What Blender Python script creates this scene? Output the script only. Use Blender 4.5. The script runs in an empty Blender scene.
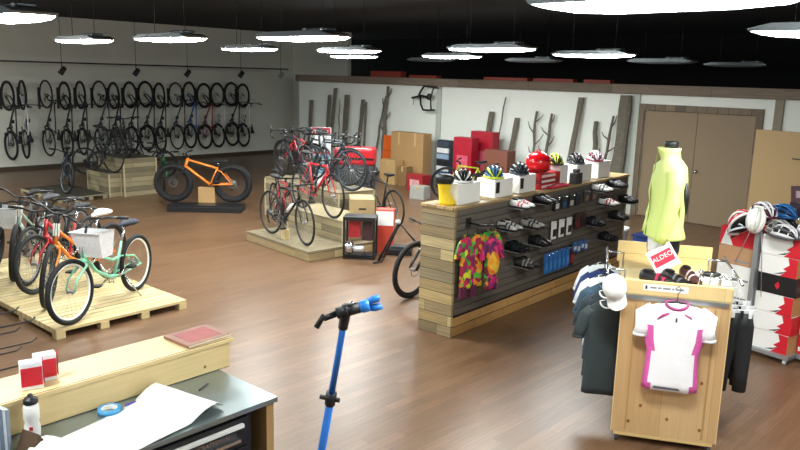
import bpy, bmesh, math, random
from mathutils import Vector, Matrix
random.seed(7)
PI = math.pi
scene = bpy.context.scene
COL = scene.collection

# ------------------------------------------------------------------ camera, world, exposure
F_PX = 750.0
yaw, pitch, roll = math.radians(43.5), math.atan(150 / 750), math.radians(1.5)
fw = Vector((-math.sin(yaw) * math.cos(pitch), math.cos(yaw) * math.cos(pitch), -math.sin(pitch)))
r0 = Vector((math.cos(yaw), math.sin(yaw), 0)); u0 = r0.cross(fw)
rt = r0 * math.cos(roll) + u0 * math.sin(roll)
up = -r0 * math.sin(roll) + u0 * math.cos(roll)
cam_d = bpy.data.cameras.new('camera'); cam = bpy.data.objects.new('camera', cam_d); COL.objects.link(cam)
cam_d.sensor_width = 36; cam_d.lens = 36 * F_PX / 800
cam_d.clip_start = 0.05; cam_d.clip_end = 200
m = Matrix((rt, up, -fw)).transposed().to_4x4(); m.translation = Vector((0, 0, 2.65))
cam.matrix_world = m
scene.camera = cam
w = bpy.data.worlds.new('world'); scene.world = w; w.use_nodes = True
w.node_tree.nodes['Background'].inputs[0].default_value = (0.85, 0.93, 1.0, 1)
w.node_tree.nodes['Background'].inputs[1].default_value = 0.30
scene.view_settings.view_transform = 'Standard'; scene.view_settings.look = 'None'
scene.view_settings.exposure = 0.8; scene.view_settings.gamma = 1.0
scene.view_settings.use_curve_mapping = False
LAMP_STRENGTH = 52.0
LAMP_COLOR = (0.96, 1.0, 0.97)

# ------------------------------------------------------------------ materials
MATS = {}
def lin(c):
    return tuple((v / 12.92 if v <= .04045 else ((v + .055) / 1.055) ** 2.4) for v in c)
def hexc(h):
    return lin(tuple(int(h[i:i + 2], 16) / 255 for i in (0, 2, 4)))
def M(h, rough=.5, metal=0, var=.12, scale=30, bump=0, alpha=1, trans=0, sheen=0):
    key = (h, rough, metal, var, scale, bump, alpha, trans)
    if key in MATS: return MATS[key]
    m = bpy.data.materials.new('mat_' + h); m.use_nodes = True
    nt = m.node_tree; b = nt.nodes['Principled BSDF']
    c = hexc(h)
    b.inputs['Roughness'].default_value = rough; b.inputs['Metallic'].default_value = metal
    tc = nt.nodes.new('ShaderNodeTexCoord'); nz = nt.nodes.new('ShaderNodeTexNoise')
    nz.inputs['Scale'].default_value = scale; nz.inputs['Detail'].default_value = 2
    nt.links.new(tc.outputs['Object'], nz.inputs['Vector'])
    mx = nt.nodes.new('ShaderNodeMix'); mx.data_type = 'RGBA'
    mx.inputs['A'].default_value = (*[v * (1 - var) for v in c], 1)
    mx.inputs['B'].default_value = (*[min(1, v * (1 + var)) for v in c], 1)
    nt.links.new(nz.outputs['Fac'], mx.inputs['Factor'])
    nt.links.new(mx.outputs['Result'], b.inputs['Base Color'])
    if bump:
        bp = nt.nodes.new('ShaderNodeBump'); bp.inputs['Strength'].default_value = bump
        bp.inputs['Distance'].default_value = .01
        nt.links.new(nz.outputs['Fac'], bp.inputs['Height']); nt.links.new(bp.outputs['Normal'], b.inputs['Normal'])
    if alpha < 1: b.inputs['Alpha'].default_value = alpha
    if trans: b.inputs['Transmission Weight'].default_value = trans
    MATS[key] = m
    return m
def emis(name, col, s):
    m = bpy.data.materials.new(name); m.use_nodes = True
    b = m.node_tree.nodes['Principled BSDF']
    b.inputs['Base Color'].default_value = (.8, .8, .8, 1)
    b.inputs['Emission Color'].default_value = (*col, 1); b.inputs['Emission Strength'].default_value = s
    return m
def planks(name, cols, wd, ln, run, row, rough=.6, grain=.35, gap=.004, gapcol='2a2018', spec=.5):
    """rows of boards; run/row are weights of (x,y,z) giving the board direction and the stacking direction"""
    m = bpy.data.materials.new(name); m.use_nodes = True
    nt = m.node_tree; N = nt.nodes; L = nt.links; b = N['Principled BSDF']
    b.inputs['Roughness'].default_value = rough
    b.inputs['Specular IOR Level'].default_value = spec
    tc = N.new('ShaderNodeTexCoord')
    def dot(v):
        d = N.new('ShaderNodeVectorMath'); d.operation = 'DOT_PRODUCT'
        L.new(tc.outputs['Object'], d.inputs[0]); d.inputs[1].default_value = v
        return d.outputs['Value']
    def ma(op, a, bb=None):
        n = N.new('ShaderNodeMath'); n.operation = op
        for i, v in enumerate((a, bb)):
            if v is None: continue
            if isinstance(v, (int, float)): n.inputs[i].default_value = v
            else: L.new(v, n.inputs[i])
        return n.outputs[0]
    u = dot(run); v = dot(row)
    rowi = ma('FLOOR', ma('DIVIDE', v, wd))
    wn = N.new('ShaderNodeTexWhiteNoise'); wn.noise_dimensions = '1D'; L.new(rowi, wn.inputs['W'])
    us = ma('ADD', ma('DIVIDE', u, ln), ma('MULTIPLY', wn.outputs['Value'], 7.3))
    coli = ma('FLOOR', us)
    cb = N.new('ShaderNodeCombineXYZ'); L.new(rowi, cb.inputs[0]); L.new(coli, cb.inputs[1])
    w2 = N.new('ShaderNodeTexWhiteNoise'); w2.noise_dimensions = '2D'; L.new(cb.outputs[0], w2.inputs['Vector'])
    rp = N.new('ShaderNodeValToRGB'); rp.color_ramp.interpolation = 'LINEAR'
    el = rp.color_ramp.elements
    while len(el) < len(cols): el.new(.5)
    for i, c in enumerate(cols):
        el[i].position = i / max(1, len(cols) - 1); el[i].color = (*hexc(c), 1)
    L.new(w2.outputs['Value'], rp.inputs['Fac'])
    g = N.new('ShaderNodeCombineXYZ')
    L.new(ma('MULTIPLY', u, 2.2), g.inputs[0]); L.new(ma('MULTIPLY', v, 38), g.inputs[1])
    L.new(ma('MULTIPLY', w2.outputs['Value'], 40), g.inputs[2])
    nz = N.new('ShaderNodeTexNoise'); nz.inputs['Scale'].default_value = 1.6; nz.inputs['Detail'].default_value = 4
    L.new(g.outputs[0], nz.inputs['Vector'])
    fac = ma('ADD', ma('MULTIPLY', ma('SUBTRACT', nz.outputs['Fac'], .5), 2 * grain), 1.0)
    fr = ma('FRACT', ma('DIVIDE', v, wd))
    edge = ma('MINIMUM', fr, ma('SUBTRACT', 1.0, fr))
    isg = ma('LESS_THAN', edge, gap / wd)
    frl = ma('FRACT', us); isl = ma('LESS_THAN', frl, gap / ln)
    gg = ma('MAXIMUM', isg, isl)
    sc = N.new('ShaderNodeVectorMath'); sc.operation = 'SCALE'
    L.new(rp.outputs['Color'], sc.inputs[0]); L.new(fac, sc.inputs['Scale'])
    mx = N.new('ShaderNodeMix'); mx.data_type = 'RGBA'
    L.new(gg, mx.inputs['Factor']); L.new(sc.outputs[0], mx.inputs['A']); mx.inputs['B'].default_value = (*hexc(gapcol), 1)
    L.new(mx.outputs['Result'], b.inputs['Base Color'])
    return m
def pattern(name, cols, scale=9, rough=.7):
    """patchwork of cloth print colours"""
    m = bpy.data.materials.new(name); m.use_nodes = True
    nt = m.node_tree; b = nt.nodes['Principled BSDF']; b.inputs['Roughness'].default_value = rough
    tc = nt.nodes.new('ShaderNodeTexCoord'); v = nt.nodes.new('ShaderNodeTexVoronoi'); v.inputs['Scale'].default_value = scale
    nt.links.new(tc.outputs['Object'], v.inputs['Vector'])
    s = nt.nodes.new('ShaderNodeSeparateColor'); nt.links.new(v.outputs['Color'], s.inputs[0])
    rp = nt.nodes.new('ShaderNodeValToRGB'); rp.color_ramp.interpolation = 'CONSTANT'
    el = rp.color_ramp.elements
    while len(el) < len(cols): el.new(.5)
    for i, c in enumerate(cols):
        el[i].position = i / len(cols); el[i].color = (*hexc(c), 1)
    nt.links.new(s.outputs[0], rp.inputs['Fac']); nt.links.new(rp.outputs['Color'], b.inputs['Base Color'])
    return m

# ------------------------------------------------------------------ mesh builder
def frames(pts, closed=False):
    n = len(pts); T = []
    for i in range(n):
        if closed: d = pts[(i + 1) % n] - pts[i - 1]
        else: d = pts[min(i + 1, n - 1)] - pts[max(i - 1, 0)]
        T.append(d.normalized() if d.length > 1e-9 else Vector((0, 0, 1)))
    a = Vector((0, 0, 1)) if abs(T[0].z) < .9 else Vector((0, 1, 0))
    nrm = (a - T[0] * a.dot(T[0])).normalized(); out = []
    for t in T:
        nrm = (nrm - t * nrm.dot(t))
        nrm = nrm.normalized() if nrm.length > 1e-6 else t.orthogonal().normalized()
        out.append((nrm.copy(), t.cross(nrm)))
    return out
class B:
    def __init__(s): s.bm = bmesh.new(); s.mi = 0; s.sm = False
    def face(s, vs):
        try:
            f = s.bm.faces.new(vs); f.material_index = s.mi; f.smooth = s.sm; return f
        except ValueError: return None
    def box(s, x0, x1, y0, y1, z0, z1, mat=None):
        c = [Vector((x, y, z)) for z in (z0, z1) for y in (y0, y1) for x in (x0, x1)]
        if mat: c = [mat @ p for p in c]
        v = [s.bm.verts.new(p) for p in c]
        sm, s.sm = s.sm, False
        for q in ((0, 2, 3, 1), (4, 5, 7, 6), (0, 1, 5, 4), (2, 6, 7, 3), (0, 4, 6, 2), (1, 3, 7, 5)):
            s.face([v[i] for i in q])
        s.sm = sm; return s
    def rings(s, rs, cap=True, closed=False, loop=True):
        V = [[s.bm.verts.new(p) for p in r] for r in rs]
        n = len(V[0]); R = len(V)
        for i in range(R if closed else R - 1):
            a, b2 = V[i], V[(i + 1) % R]
            for j in range(n if loop else n - 1):
                k = (j + 1) % n
                s.face([a[j], a[k], b2[k], b2[j]])
        if cap and not closed and loop:
            s.face(V[0][::-1]); s.face(V[-1])
        return s
    def tube(s, pts, r, seg=8, closed=False, cap=True):
        pts = [Vector(p) for p in pts]; fr = frames(pts, closed); rs = []
        for i, p in enumerate(pts):
            rr = r[i] if isinstance(r, (list, tuple)) else r
            a, b2 = fr[i]
            rs.append([p + (a * math.cos(2 * PI * j / seg) + b2 * math.sin(2 * PI * j / seg)) * rr for j in range(seg)])
        sm, s.sm = s.sm, True
        s.rings(rs, cap=cap, closed=closed); s.sm = sm; return s
    def ring(s, c, R, r, axis='y', n=32, seg=8):
        c = Vector(c); pts = []
        for i in range(n):
            a = 2 * PI * i / n; q = (math.cos(a) * R, math.sin(a) * R)
            pts.append(c + Vector({'y': (q[0], 0, q[1]), 'z': (q[0], q[1], 0), 'x': (0, q[0], q[1])}[axis]))
        return s.tube(pts, r, seg, closed=True)
    def lathe(s, prof, c=(0, 0, 0), n=20, axis='z', sx=1, sy=1):
        c = Vector(c); rs = []
        for r, z in prof:
            ring = []
            for j in range(n):
                a = 2 * PI * j / n; x, y = r * math.cos(a) * sx, r * math.sin(a) * sy
                ring.append(c + Vector({'z': (x, y, z), 'y': (x, z, -y), 'x': (z, x, y)}[axis]))
            rs.append(ring)
        sm, s.sm = s.sm, True
        s.rings(rs); s.sm = sm; return s
    def ell(s, c, rx, ry, rz, n=14, k=8): return s._ell(Vector(c), rx, ry, rz, n, k)
    def _ell(s, c, rx, ry, rz, n, k):
        rs = []
        for i in range(k + 1):
            t = -PI / 2 + PI * i / k; cr = max(.02, math.cos(t))
            rs.append([c + Vector((rx * cr * math.cos(2 * PI * j / n), ry * cr * math.sin(2 * PI * j / n), rz * math.sin(t))) for j in range(n)])
        sm, s.sm = s.sm, True
        s.rings(rs); s.sm = sm; return s
    def prism(s, poly, y0, y1, plane='xz', mat=None):
        def P(u, v, w_):
            p = Vector({'xz': (u, w_, v), 'xy': (u, v, w_), 'yz': (w_, u, v)}[plane])
            return mat @ p if mat else p
        return s.rings([[P(u, v, y0) for u, v in poly], [P(u, v, y1) for u, v in poly]])
    def xf(s, mat):
        bmesh.ops.transform(s.bm, matrix=mat, verts=s.bm.verts); return s
    def jig(s, a, f=9):
        from mathutils import noise
        for v in s.bm.verts:
            v.co += noise.noise_vector(v.co * f) * a
        return s
    def build(s, name, mats, parent=None, loc=None, rz=0, bevel=0):
        bmesh.ops.recalc_face_normals(s.bm, faces=s.bm.faces)
        me = bpy.data.meshes.new(name); s.bm.to_mesh(me); s.bm.free()
        o = bpy.data.objects.new(name, me); COL.objects.link(o)
        for mt in (mats if isinstance(mats, (list, tuple)) else [mats]): me.materials.append(mt)
        if parent: o.parent = parent
        if loc: o.location = loc
        if rz: o.rotation_euler.z = rz
        if bevel:
            bv = o.modifiers.new('bevel', 'BEVEL'); bv.width = bevel; bv.segments = 2
        return o
def tag(o, label, cat, group=None, kind=None):
    if kind: o['kind'] = kind
    o['label'] = label; o['category'] = cat
    if group: o['group'] = group
    return o
def thing(name, label, cat, loc=(0, 0, 0), rz=0, group=None):
    o = bpy.data.objects.new(name, None); COL.objects.link(o); o.empty_display_size = .1
    o.location = loc; o.rotation_euler.z = rz
    return tag(o, label, cat, group)
def struct(o): o['kind'] = 'structure'; return o
def copy_tree(o, parent=None):
    c = o.copy(); COL.objects.link(c)
    if parent: c.parent = parent
    for ch in list(o.children): copy_tree(ch, c)
    return c
def text(name, s, size, mat, parent, loc, rot, depth=.001, align='CENTER'):
    cu = bpy.data.curves.new(name, 'FONT'); cu.body = s; cu.size = size; cu.extrude = depth
    cu.align_x = align; cu.align_y = 'CENTER'
    t = bpy.data.objects.new(name, cu); COL.objects.link(t)
    dg = bpy.context.evaluated_depsgraph_get()
    me = bpy.data.meshes.new_from_object(t.evaluated_get(dg)); bpy.data.objects.remove(t)
    o = bpy.data.objects.new(name, me); COL.objects.link(o); me.materials.clear(); me.materials.append(mat)
    o.parent = parent; o.location = loc; o.rotation_euler = rot
    return o

# ------------------------------------------------------------------ shared materials
FLOOR = planks('floor_wood', ['644a35', '6c513a', '735740', '694e38', '795c44'], .095, 1.1, (0, 1, 0), (1, 0, 0), rough=.34, grain=.42, gap=.0008, gapcol='432e1f')
PINE = planks('pine', ['d9bd84', 'e3c98f', 'cfae74'], .14, 3, (1, 1, 0), (0, 0, 1), rough=.55, grain=.1, gap=.0015, gapcol='8a6b3c')
PINE_V = planks('pine_vertical', ['c6a273', 'ccaa7c', 'bf9a6a'], .35, 3, (0, 0, 1), (1, 0, 0), rough=.5, grain=.14, gap=.001, gapcol='9b753f')
PALLET = planks('pallet_wood', ['cfba8a', 'c2ad7c', 'd9c698', 'b8a376'], .11, 3, (0, 1, 0), (1, 0, 0), rough=.7, grain=.2, gap=.004, gapcol='5a4a30')
RECLAIM = planks('reclaimed_wood', ['8d7b58', 'b39b6c', '6d5f48', 'c2ad7e', '7c7460', 'a48c5f'], .115, .8, (1, 1, 0), (0, 0, 1), rough=.75, grain=.5, gap=.003, gapcol='2f271c')
GREYWOOD = planks('grey_crate_wood', ['857a60', '978a6c', '70664f', 'a39674'], .1, 1.4, (1, 1, 0), (0, 0, 1), rough=.8, grain=.35, gap=.003, gapcol='39352a')
SLAT = planks('slatwall_face', ['5f5951', '68625a', '575149'], .075, 2.4, (0, 1, 0), (0, 0, 1), rough=.55, grain=.35, gap=.001, gapcol='2a2622')
BARK = M('6b655a', .9, var=.45, scale=22, bump=.6)
LEDGE = planks('ledge_wood', ['6d6153', '7d7062', '5d5246'], .3, 2, (1, 1, 0), (0, 0, 1), rough=.8, grain=.5)
TYRE = M('141516', .75); BLK = M('17181a', .45); SATIN = M('202124', .35); CHROME = M('c8ccd0', .25, 1, .03)
ALU = M('a9adb0', .38, .9, .05); WHITE = M('eeeeea', .5, var=.03); RED = M('c01a25', .4); DGREY = M('3a3d40', .6)
CARD = M('b18d5f', .8, var=.08, scale=6); WALLW = M('e6ebe4', .85, var=.03, scale=3)
WALLG = M('dcdcd0', .9, var=.06, scale=1.2); SPOKE = M('9a9da0', .35, .8, .03)

# ------------------------------------------------------------------ setting
WY = 14.1; WX = -20.3
struct(B().box(-24, 6, -3, 20, -.1, 0).build('floor', FLOOR))
struct(B().box(-24, 6, -3, 20, 3.9, 4.0).build('ceiling', M('030306', .95, var=.2)))
struct(B().box(WX - .15, WX, -3, 16.2, 0, 3.9).build('wall_left', WALLG))
struct(B().box(WX, -17.6, 16.0, 16.15, 0, 3.9).build('wall_far_corner', WALLG))
struct(B().box(-24, 6, 19.8, 20, 0, 3.9).build('wall_far', M('0c0c0e', .95)))
# partition with door opening
pb = B(); DX0, DX1, DH = -6.83, -4.72, 2.10
pb.box(-17.6, DX0, WY, WY + .14, 0, 2.40).box(DX1, 6, WY, WY + .14, 0, 2.40).box(DX0, DX1, WY, WY + .14, DH, 2.40)
struct(pb.build('wall_back', WALLW))
struct(B().box(-17.65, 6, WY - .10, WY + .2, 2.40, 2.585).build('trim_1', LEDGE))
for i, x in enumerate((-12.15, -7.0, -4.35)):
    struct(B().box(x - .07, x + .07, WY - .045, WY - .002, 0, 2.40).build('trim_%d' % (i + 2), M('b9bfb6' if i != 2 else '8b8372', .8)))
BROWNTRIM = planks('door_trim_wood', ['6b5b49', '7a6852', '5c4e3f'], .2, 1.2, (0, 0, 1), (1, 0, 0), grain=.4)
t = B(); t.box(DX0 - .13, DX0, WY - .03, WY - .002, 0, DH + .12).box(DX1, DX1 + .13, WY - .03, WY - .002, 0, DH + .12).box(DX0, DX1, WY - .03, WY - .002, DH, DH + .12)
struct(t.build('trim_5', BROWNTRIM))
DOORM = M('88755c', .6, var=.05, scale=2)
mid = (DX0 + DX1) / 2
for i, (a, b2) in enumerate(((DX0 + .01, mid - .004), (mid + .004, DX1 - .01))):
    d = B().box(a, b2, WY + .02, WY + .065, .01, DH - .01).build('door_%d' % (i + 1), DOORM); struct(d)
    if i == 1:
        B().lathe([(.03, 0), (.03, -.01), (.012, -.012), (.012, -.05), (.028, -.055), (.026, -.075), (.005, -.08)], (a + .07, WY + .02, 1.0), 14, 'y').build('door_handle', CHROME, d)
struct(B().box(WX + .002, WX + .02, -3, 16, 0, .1).build('baseboard_left', M('4a3d30', .6)))
t = B().box(-17.6, DX0 - .14, WY - .02, WY - .002, 0, .1); t.box(DX1 + .14, 6, WY - .02, WY - .002, 0, .1)
struct(t.build('baseboard_back', M('6b5a48', .6)))

# ------------------------------------------------------------------ ceiling fixtures
LENS = emis('lamp_lens', LAMP_COLOR, LAMP_STRENGTH); LENS_OFF = M('4a4f55', .4)
HOUS = M('74797c', .3, .8, .04)
def fixture(name, label, x, y, lit=True):
    t = thing(name, label, 'ceiling light', (x, y, 3.0), 0, None)
    b = B(); h = [(-.58, .0), (.58, .0), (.60, .018), (.44, .055), (-.44, .055), (-.60, .018)]
    b.prism(h, -.16, .16).build('housing', HOUS, t)
    b = B(); b.prism([(-.57, -.001), (.57, -.001), (.50, -.020), (.28, -.032), (-.28, -.032), (-.50, -.020)], -.15, .15).build('lens', LENS if lit else LENS_OFF, t)
    for sx in (-.34, .34): B().tube([(sx, 0, .056), (sx, 0, .9)], .004, 4).build('hanging_cable', BLK, t)
    b = B(); b.box(.08, .46, -.07, .07, .056, .088).build('ballast_box', HOUS, t, bevel=.012)
    for sx in (.14, .40): B()._ell(Vector((sx, -.075, .07)), .022, .02, .018, 8, 5).build('end_lamp_cap', M('dfe3e4', .2, .3), t)
    return t
fx = [(-6.2, 2.15, 'bright ceiling light at the far left top corner of the photo'),
      (-10.4, 4.6, 'bright ceiling light above the leftmost spotlight'),
      (-8.3, 4.7, 'bright ceiling light above the second spotlight, right of the leftmost fixtures'),
      (-10.4, 7.3, 'small bright ceiling light in front of the rightmost end of the hung bikes'),
      (-6.2, 5.0, 'large bright ceiling light over the left wall corner'),
      (-9.0, 8.2, 'bright ceiling light just above the wooden ledge, nearer of the two overlapping'),
      (-11.7, 10.8, 'bright ceiling light just above the wooden ledge, farther of the two overlapping'),
      (-8.9, 10.6, 'thin bright ceiling light left of centre over the mounted handlebar'),
      (-5.9, 7.8, 'bright ceiling light in the centre of the row above the leaning branches'),
      (-5.6, 9.8, 'bright ceiling light above the thick bark slab side of the shoe wall'),
      (-1.58, 3.30, 'largest ceiling light cut off by the top edge of the photo'),
      (-1.35, 5.58, 'bright ceiling light at the top right edge of the photo')]
for x, y, l in fx: fixture('ceiling_light', l, x, y)
for x, y, l in [(-11.7, 13.2, 'dim unlit ceiling light nearest the left end of the wooden ledge'), (-8.9, 13.2, 'dim unlit ceiling light above the leaning branches'),
                (-6.15, 13.2, 'dim unlit ceiling light above the brown double door'), (-5.6, 15.3, 'dim unlit ceiling light farthest back over the double door')]:
    fixture('ceiling_light', l, x, y, False)
# unseen fixtures behind the viewpoint, plus more added at left to brighten that wall
for x, y in [(-3.6, .2), (1.6, 3.2), (-13.4, 2.5), (-17.0, 3.3), (-14.8, .6), (-17.6, 1.2)]:
    fixture('ceiling_light', 'unseen ceiling light outside the view, put in for more light', x, y)['group'] = 'unseen ceiling lights put in for more light'

# spotlight track in front of the left wall
tr = thing('lighting_track', 'thin dark lighting track pipe hung along the left wall', 'lighting track', (-18.5, 5, 2.73))
B().tube([(0, 0, 0), (0, 9.4, 0)], .018, 6).build('pipe', BLK, tr)
SY = [(7.62, 'leftmost'), (9.5, 'second from left'), (10.98, 'third from left'), (12.7, 'fourth from left'), (14.12, 'rightmost, coloured pale as if lit,')]
for y, l in SY:
    B().tube([(0, y - 5, 0), (0, y - 5, 1.17)], .006, 4).build('hanger_rod', BLK, tr)
    s = thing('track_spotlight', '%s small black spotlight on the track over the hung bikes' % l, 'spotlight', (-18.5, y, 2.69), 0, 'spotlights on the left wall track')
    B().tube([(0, 0, .03), (0, 0, -.06)], .012, 6).build('stem', BLK, s)
    b = B(); b.lathe([(.03, -.10), (.06, -.08), (.065, .06), (.075, .10), (.06, .10), (.05, .02)], (0, 0, 0), 14, 'z')
    b.xf(Matrix.Translation((-.03, .03, -.14)) @ Matrix.Rotation(math.radians(205), 4, 'Y') @ Matrix.Rotation(.5, 4, 'X')).build('lamp_head', BLK if 'pale' not in l else M('9a9a92', .4), s)  # slight glow of the last spotlight is put into its pale head colour

# ------------------------------------------------------------------ bicycles
def bike(name, label, loc, rz, frame='222426', tyre_r=.014, R=.34, wb=1.0, kind='road', rim='2a2b2d', fork=None, saddle='17181a', grip='17181a',
         steer=0, tyre='141516', bar=None, lo=False, group=None, basket=False, fender=None, tag_card=False, bottle=None, bars_col='1a1b1d', stand=False):
    root = thing(name, label, 'bicycle', loc, rz, group)
    FR = M(frame, .3, var=.04); FK = M(fork or frame, .3, var=.04); RIM = M(rim, .35, .3 if rim not in ('eeeeea', 'f2f2ee') else 0, .03)
    TY = M(tyre, .75); SD = M(saddle, .75); GR = M(grip, .6); BR = M(bars_col, .35)
    seg = 6 if lo else 8; n = 24 if lo else 36
    ax = R + 0.0
    ru = R - tyre_r                                     # tyre centreline radius
    if kind == 'cruiser':
        bb = Vector((.47, 0, R - .04)); st = Vector((.30, 0, R + .30)); ht = Vector((wb - .27, 0, R + .47)); hb = Vector((wb - .22, 0, R + .30)); sadz = R + .50
    elif kind in ('mtb', 'fat'):
        bb = Vector((.43, 0, R - .03)); st = Vector((.27, 0, R + .36)); ht = Vector((wb - .27, 0, R + .42)); hb = Vector((wb - .225, 0, R + .30)); sadz = R + .50
        if kind == 'fat': st.z -= .07; st.x += .02; ht += Vector((-.02, 0, .06)); sadz = R + .42
    else:
        bb = Vector((.41, 0, R - .07)); st = Vector((.27, 0, R + .42)); ht = Vector((wb - .205, 0, R + .46)); hb = Vector((wb - .165, 0, R + .32)); sadz = R + .58
    sdir = (st - bb).normalized(); sp = bb + sdir * ((sadz - bb.z) / sdir.z)
    axis = (ht - hb).normalized(); top = ht + axis * .05
    fr_ax = Vector((wb, 0, R))
    rot = Matrix.Translation(hb) @ Matrix.Rotation(steer, 4, axis) @ Matrix.Translation(-hb)
    tw = .016 if kind != 'fat' else .022
    if kind in ('mtb',): tw = .018
    b = B()
    b.tube([bb, st + sdir * .02], tw * .9, seg)
    if kind == 'cruiser':
        a_, c_ = hb + axis * .04, bb
        b.tube([hb + axis * .03, hb.lerp(bb, .4) + Vector((0, 0, -.06)), bb.lerp(hb, .2) + Vector((0, 0, -.04)), bb], tw * 1.25, seg)
        b.tube([ht - axis * .02, ht.lerp(st, .4) + Vector((0, 0, -.16)), ht.lerp(st, .72) + Vector((0, 0, -.20)), st + Vector((.03, 0, -.14))], tw, seg)
        b.tube([st + Vector((.03, 0, -.14)), Vector((.12, .05, R + .12)), Vector((0, .062, R))], .009, 6); b.tube([st + Vector((.03, 0, -.14)), Vector((.12, -.05, R + .12)), Vector((0, -.062, R))], .009, 6)
    else:
        b.tube([ht - axis * .03, st], tw, seg); b.tube([hb + axis * .03, bb], tw * 1.2, seg)
    b.tube([hb, ht], tw * 1.25, seg)
    hw = .062 if kind != 'fat' else .09
    for sy in (-1, 1):
        b.tube([bb + Vector((-.02, sy * .03, 0)), Vector((bb.x - .10, sy * hw * .8, bb.z + .01)), Vector((0, sy * hw, R))], .010 if kind != 'fat' else .014, 6)
        if kind != 'cruiser':
            b.tube([st + Vector((0, sy * .015, -.03)), Vector((R * .55, sy * hw * .8, R + .24)), Vector((0, sy * hw, R))], .008 if kind != 'fat' else .012, 6)
    b.tube([bb + Vector((0, -.035, 0)), bb + Vector((0, .035, 0))], .024, 10)
    b.build('frame', FR, root)
    # fork
    b = B(); cr = hb - axis * .03
    for sy in (-1, 1):
        fwid = hw * .85
        if kind in ('mtb',):
            b.tube([cr + Vector((0, sy * fwid, 0)), Vector((wb - .03, sy * fwid, R + .05)), fr_ax + Vector((0, sy * fwid, 0))], [.017, .02, .014], 8)
        else:
            b.tube([cr + Vector((0, sy * .03, .01)), cr + Vector((.01, sy * fwid, -.05)), Vector((wb - .05, sy * fwid, R + .12)), fr_ax + Vector((0, sy * fwid, 0))], [.013, .013, .011, .008], 6)
    b.tube([cr + Vector((0, -fwid, 0)), cr + Vector((0, fwid, 0))], .018, 6); b.tube([cr, hb], .02, 8)
    b.xf(rot).build('fork', FK, root)
    # wheels
    for wn, c in (('rear_wheel', Vector((0, 0, R))), ('front_wheel', fr_ax)):
        mt = rot if wn == 'front_wheel' else Matrix.Identity(4)
        w_ = B().ring(c, ru, tyre_r, 'y', n, 8).xf(mt).build(wn, TY, root)
        if kind == 'fat':
            bt = B()
            for i in range(48):
                a = 2 * PI * i / 48
                for k in (-1, 0, 1):
                    mm = Matrix.Translation(c) @ Matrix.Rotation(a, 4, 'Y') @ Matrix.Translation((0, 0, ru)) @ Matrix.Rotation(k * .55, 4, 'X')
                    bt.box(-.014, .014, -.016, .016, tyre_r - .002, tyre_r + .007, mm)
            bt.build('tread', TY, w_)
        r_ = B(); rr = ru - tyre_r
        if kind == 'fat': r_.rings([[c + Vector((math.cos(a) * q, yy, math.sin(a) * q)) for q, yy in ((rr - .018, -.035), (rr + .01, -.04), (rr + .01, .04), (rr - .018, .035))] for a in [2 * PI * i / n for i in range(n)]], closed=True)
        else: r_.ring(c, rr - .004, .010 if kind == 'road' else .013, 'y', n, 6)
        r_.xf(mt).build('rim', RIM, w_)
        s_ = B(); ns = 14 if lo else 24
        for i in range(ns):
            a = 2 * PI * i / ns; a2 = a + (.25 if i % 2 else -.25); sy = .02 if i % 4 < 2 else -.02
            s_.tube([c + Vector((math.cos(a2) * .02, sy, math.sin(a2) * .02)), c + Vector((math.cos(a) * (rr - .01), 0, math.sin(a) * (rr - .01)))], .0013, 3, cap=False)
        s_.lathe([(.008, -.05), (.012, -.035), (.022, -.03), (.014, -.02), (.014, .02), (.022, .03), (.012, .035), (.008, .05)], c, 10, 'y')
        if kind in ('mtb', 'fat'): s_.ring(c + Vector((0, .035, 0)), .075, .006, 'y', 20, 4)
        if wn == 'rear_wheel':
            for q in (.045, .038, .03): s_.lathe([(q - .01, -.028 - (.045 - q)), (q, -.03 - (.045 - q)), (q, -.034 - (.045 - q)), (q - .01, -.036 - (.045 - q))], c, 14, 'y')
        s_.xf(mt).build('spokes', SPOKE if not lo else M('55585a', .4, .6), w_)
    # cranks, chain
    b = B(); cc = bb + Vector((0, -.05, 0)); cr_r = .09 if kind != 'road' else .1
    b.ring(cc, cr_r * .85, .005, 'y', 24, 5)
    for i in range(5):
        a = 2 * PI * i / 5; b.tube([cc, cc + Vector((math.cos(a) * cr_r * .85, 0, math.sin(a) * cr_r * .85))], .006, 4)
    ca = .5; pv = Vector((math.cos(ca), 0, -math.sin(ca))) * .17
    b.tube([cc + Vector((0, -.012, 0)), cc + pv + Vector((0, -.02, 0))], [.012, .008], 6)
    b.tube([bb + Vector((0, .06, 0)), bb - pv + Vector((0, .07, 0))], [.012, .008], 6)
    b.tube([bb + Vector((0, -.06, 0)), bb + Vector((0, .06, 0))], .010, 8)
    ck = b.build('crankset', M('4a4c4f', .4, .6) if kind != 'cruiser' else CHROME, root)
    for s2, cp in ((-1, cc + pv + Vector((0, -.07, 0))), (1, bb - pv + Vector((0, .12, 0)))):
        B().box(cp.x - .045, cp.x + .045, cp.y - .045, cp.y + .045, cp.z - .012, cp.z + .012).build('pedal', BLK, ck, bevel=.004)
    b = B(); q = .045; c = Vector((0, -.05, R))
    b.tube([cc + Vector((0, 0, cr_r * .85)), c + Vector((0, 0, q)), c + Vector((-q, 0, 0)), c + Vector((0, 0, -q)), cc + Vector((0, 0, -cr_r * .85)), cc + Vector((cr_r * .85, 0, 0))], .004, 4, closed=True)
    b.build('chain', M('5b5b58', .4, .8), root)
    if not kind == 'cruiser':
        b = B(); b.tube([Vector((0, -.06, R)), Vector((.01, -.07, R - .06)), Vector((.04, -.06, R - .13))], .010, 5); b.ring((.04, -.055, R - .14), .02, .006, 'y', 10, 4); b.ring((.01, -.055, R - .07), .02, .006, 'y', 10, 4)
        b.build('derailleur', BLK, root)
    # seat
    B().tube([st - sdir * .02, sp + Vector((0, 0, -.02))], .0135, 8).build('seat_post', M('2a2b2d', .35, .5) if kind != 'cruiser' else CHROME, root)
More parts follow.
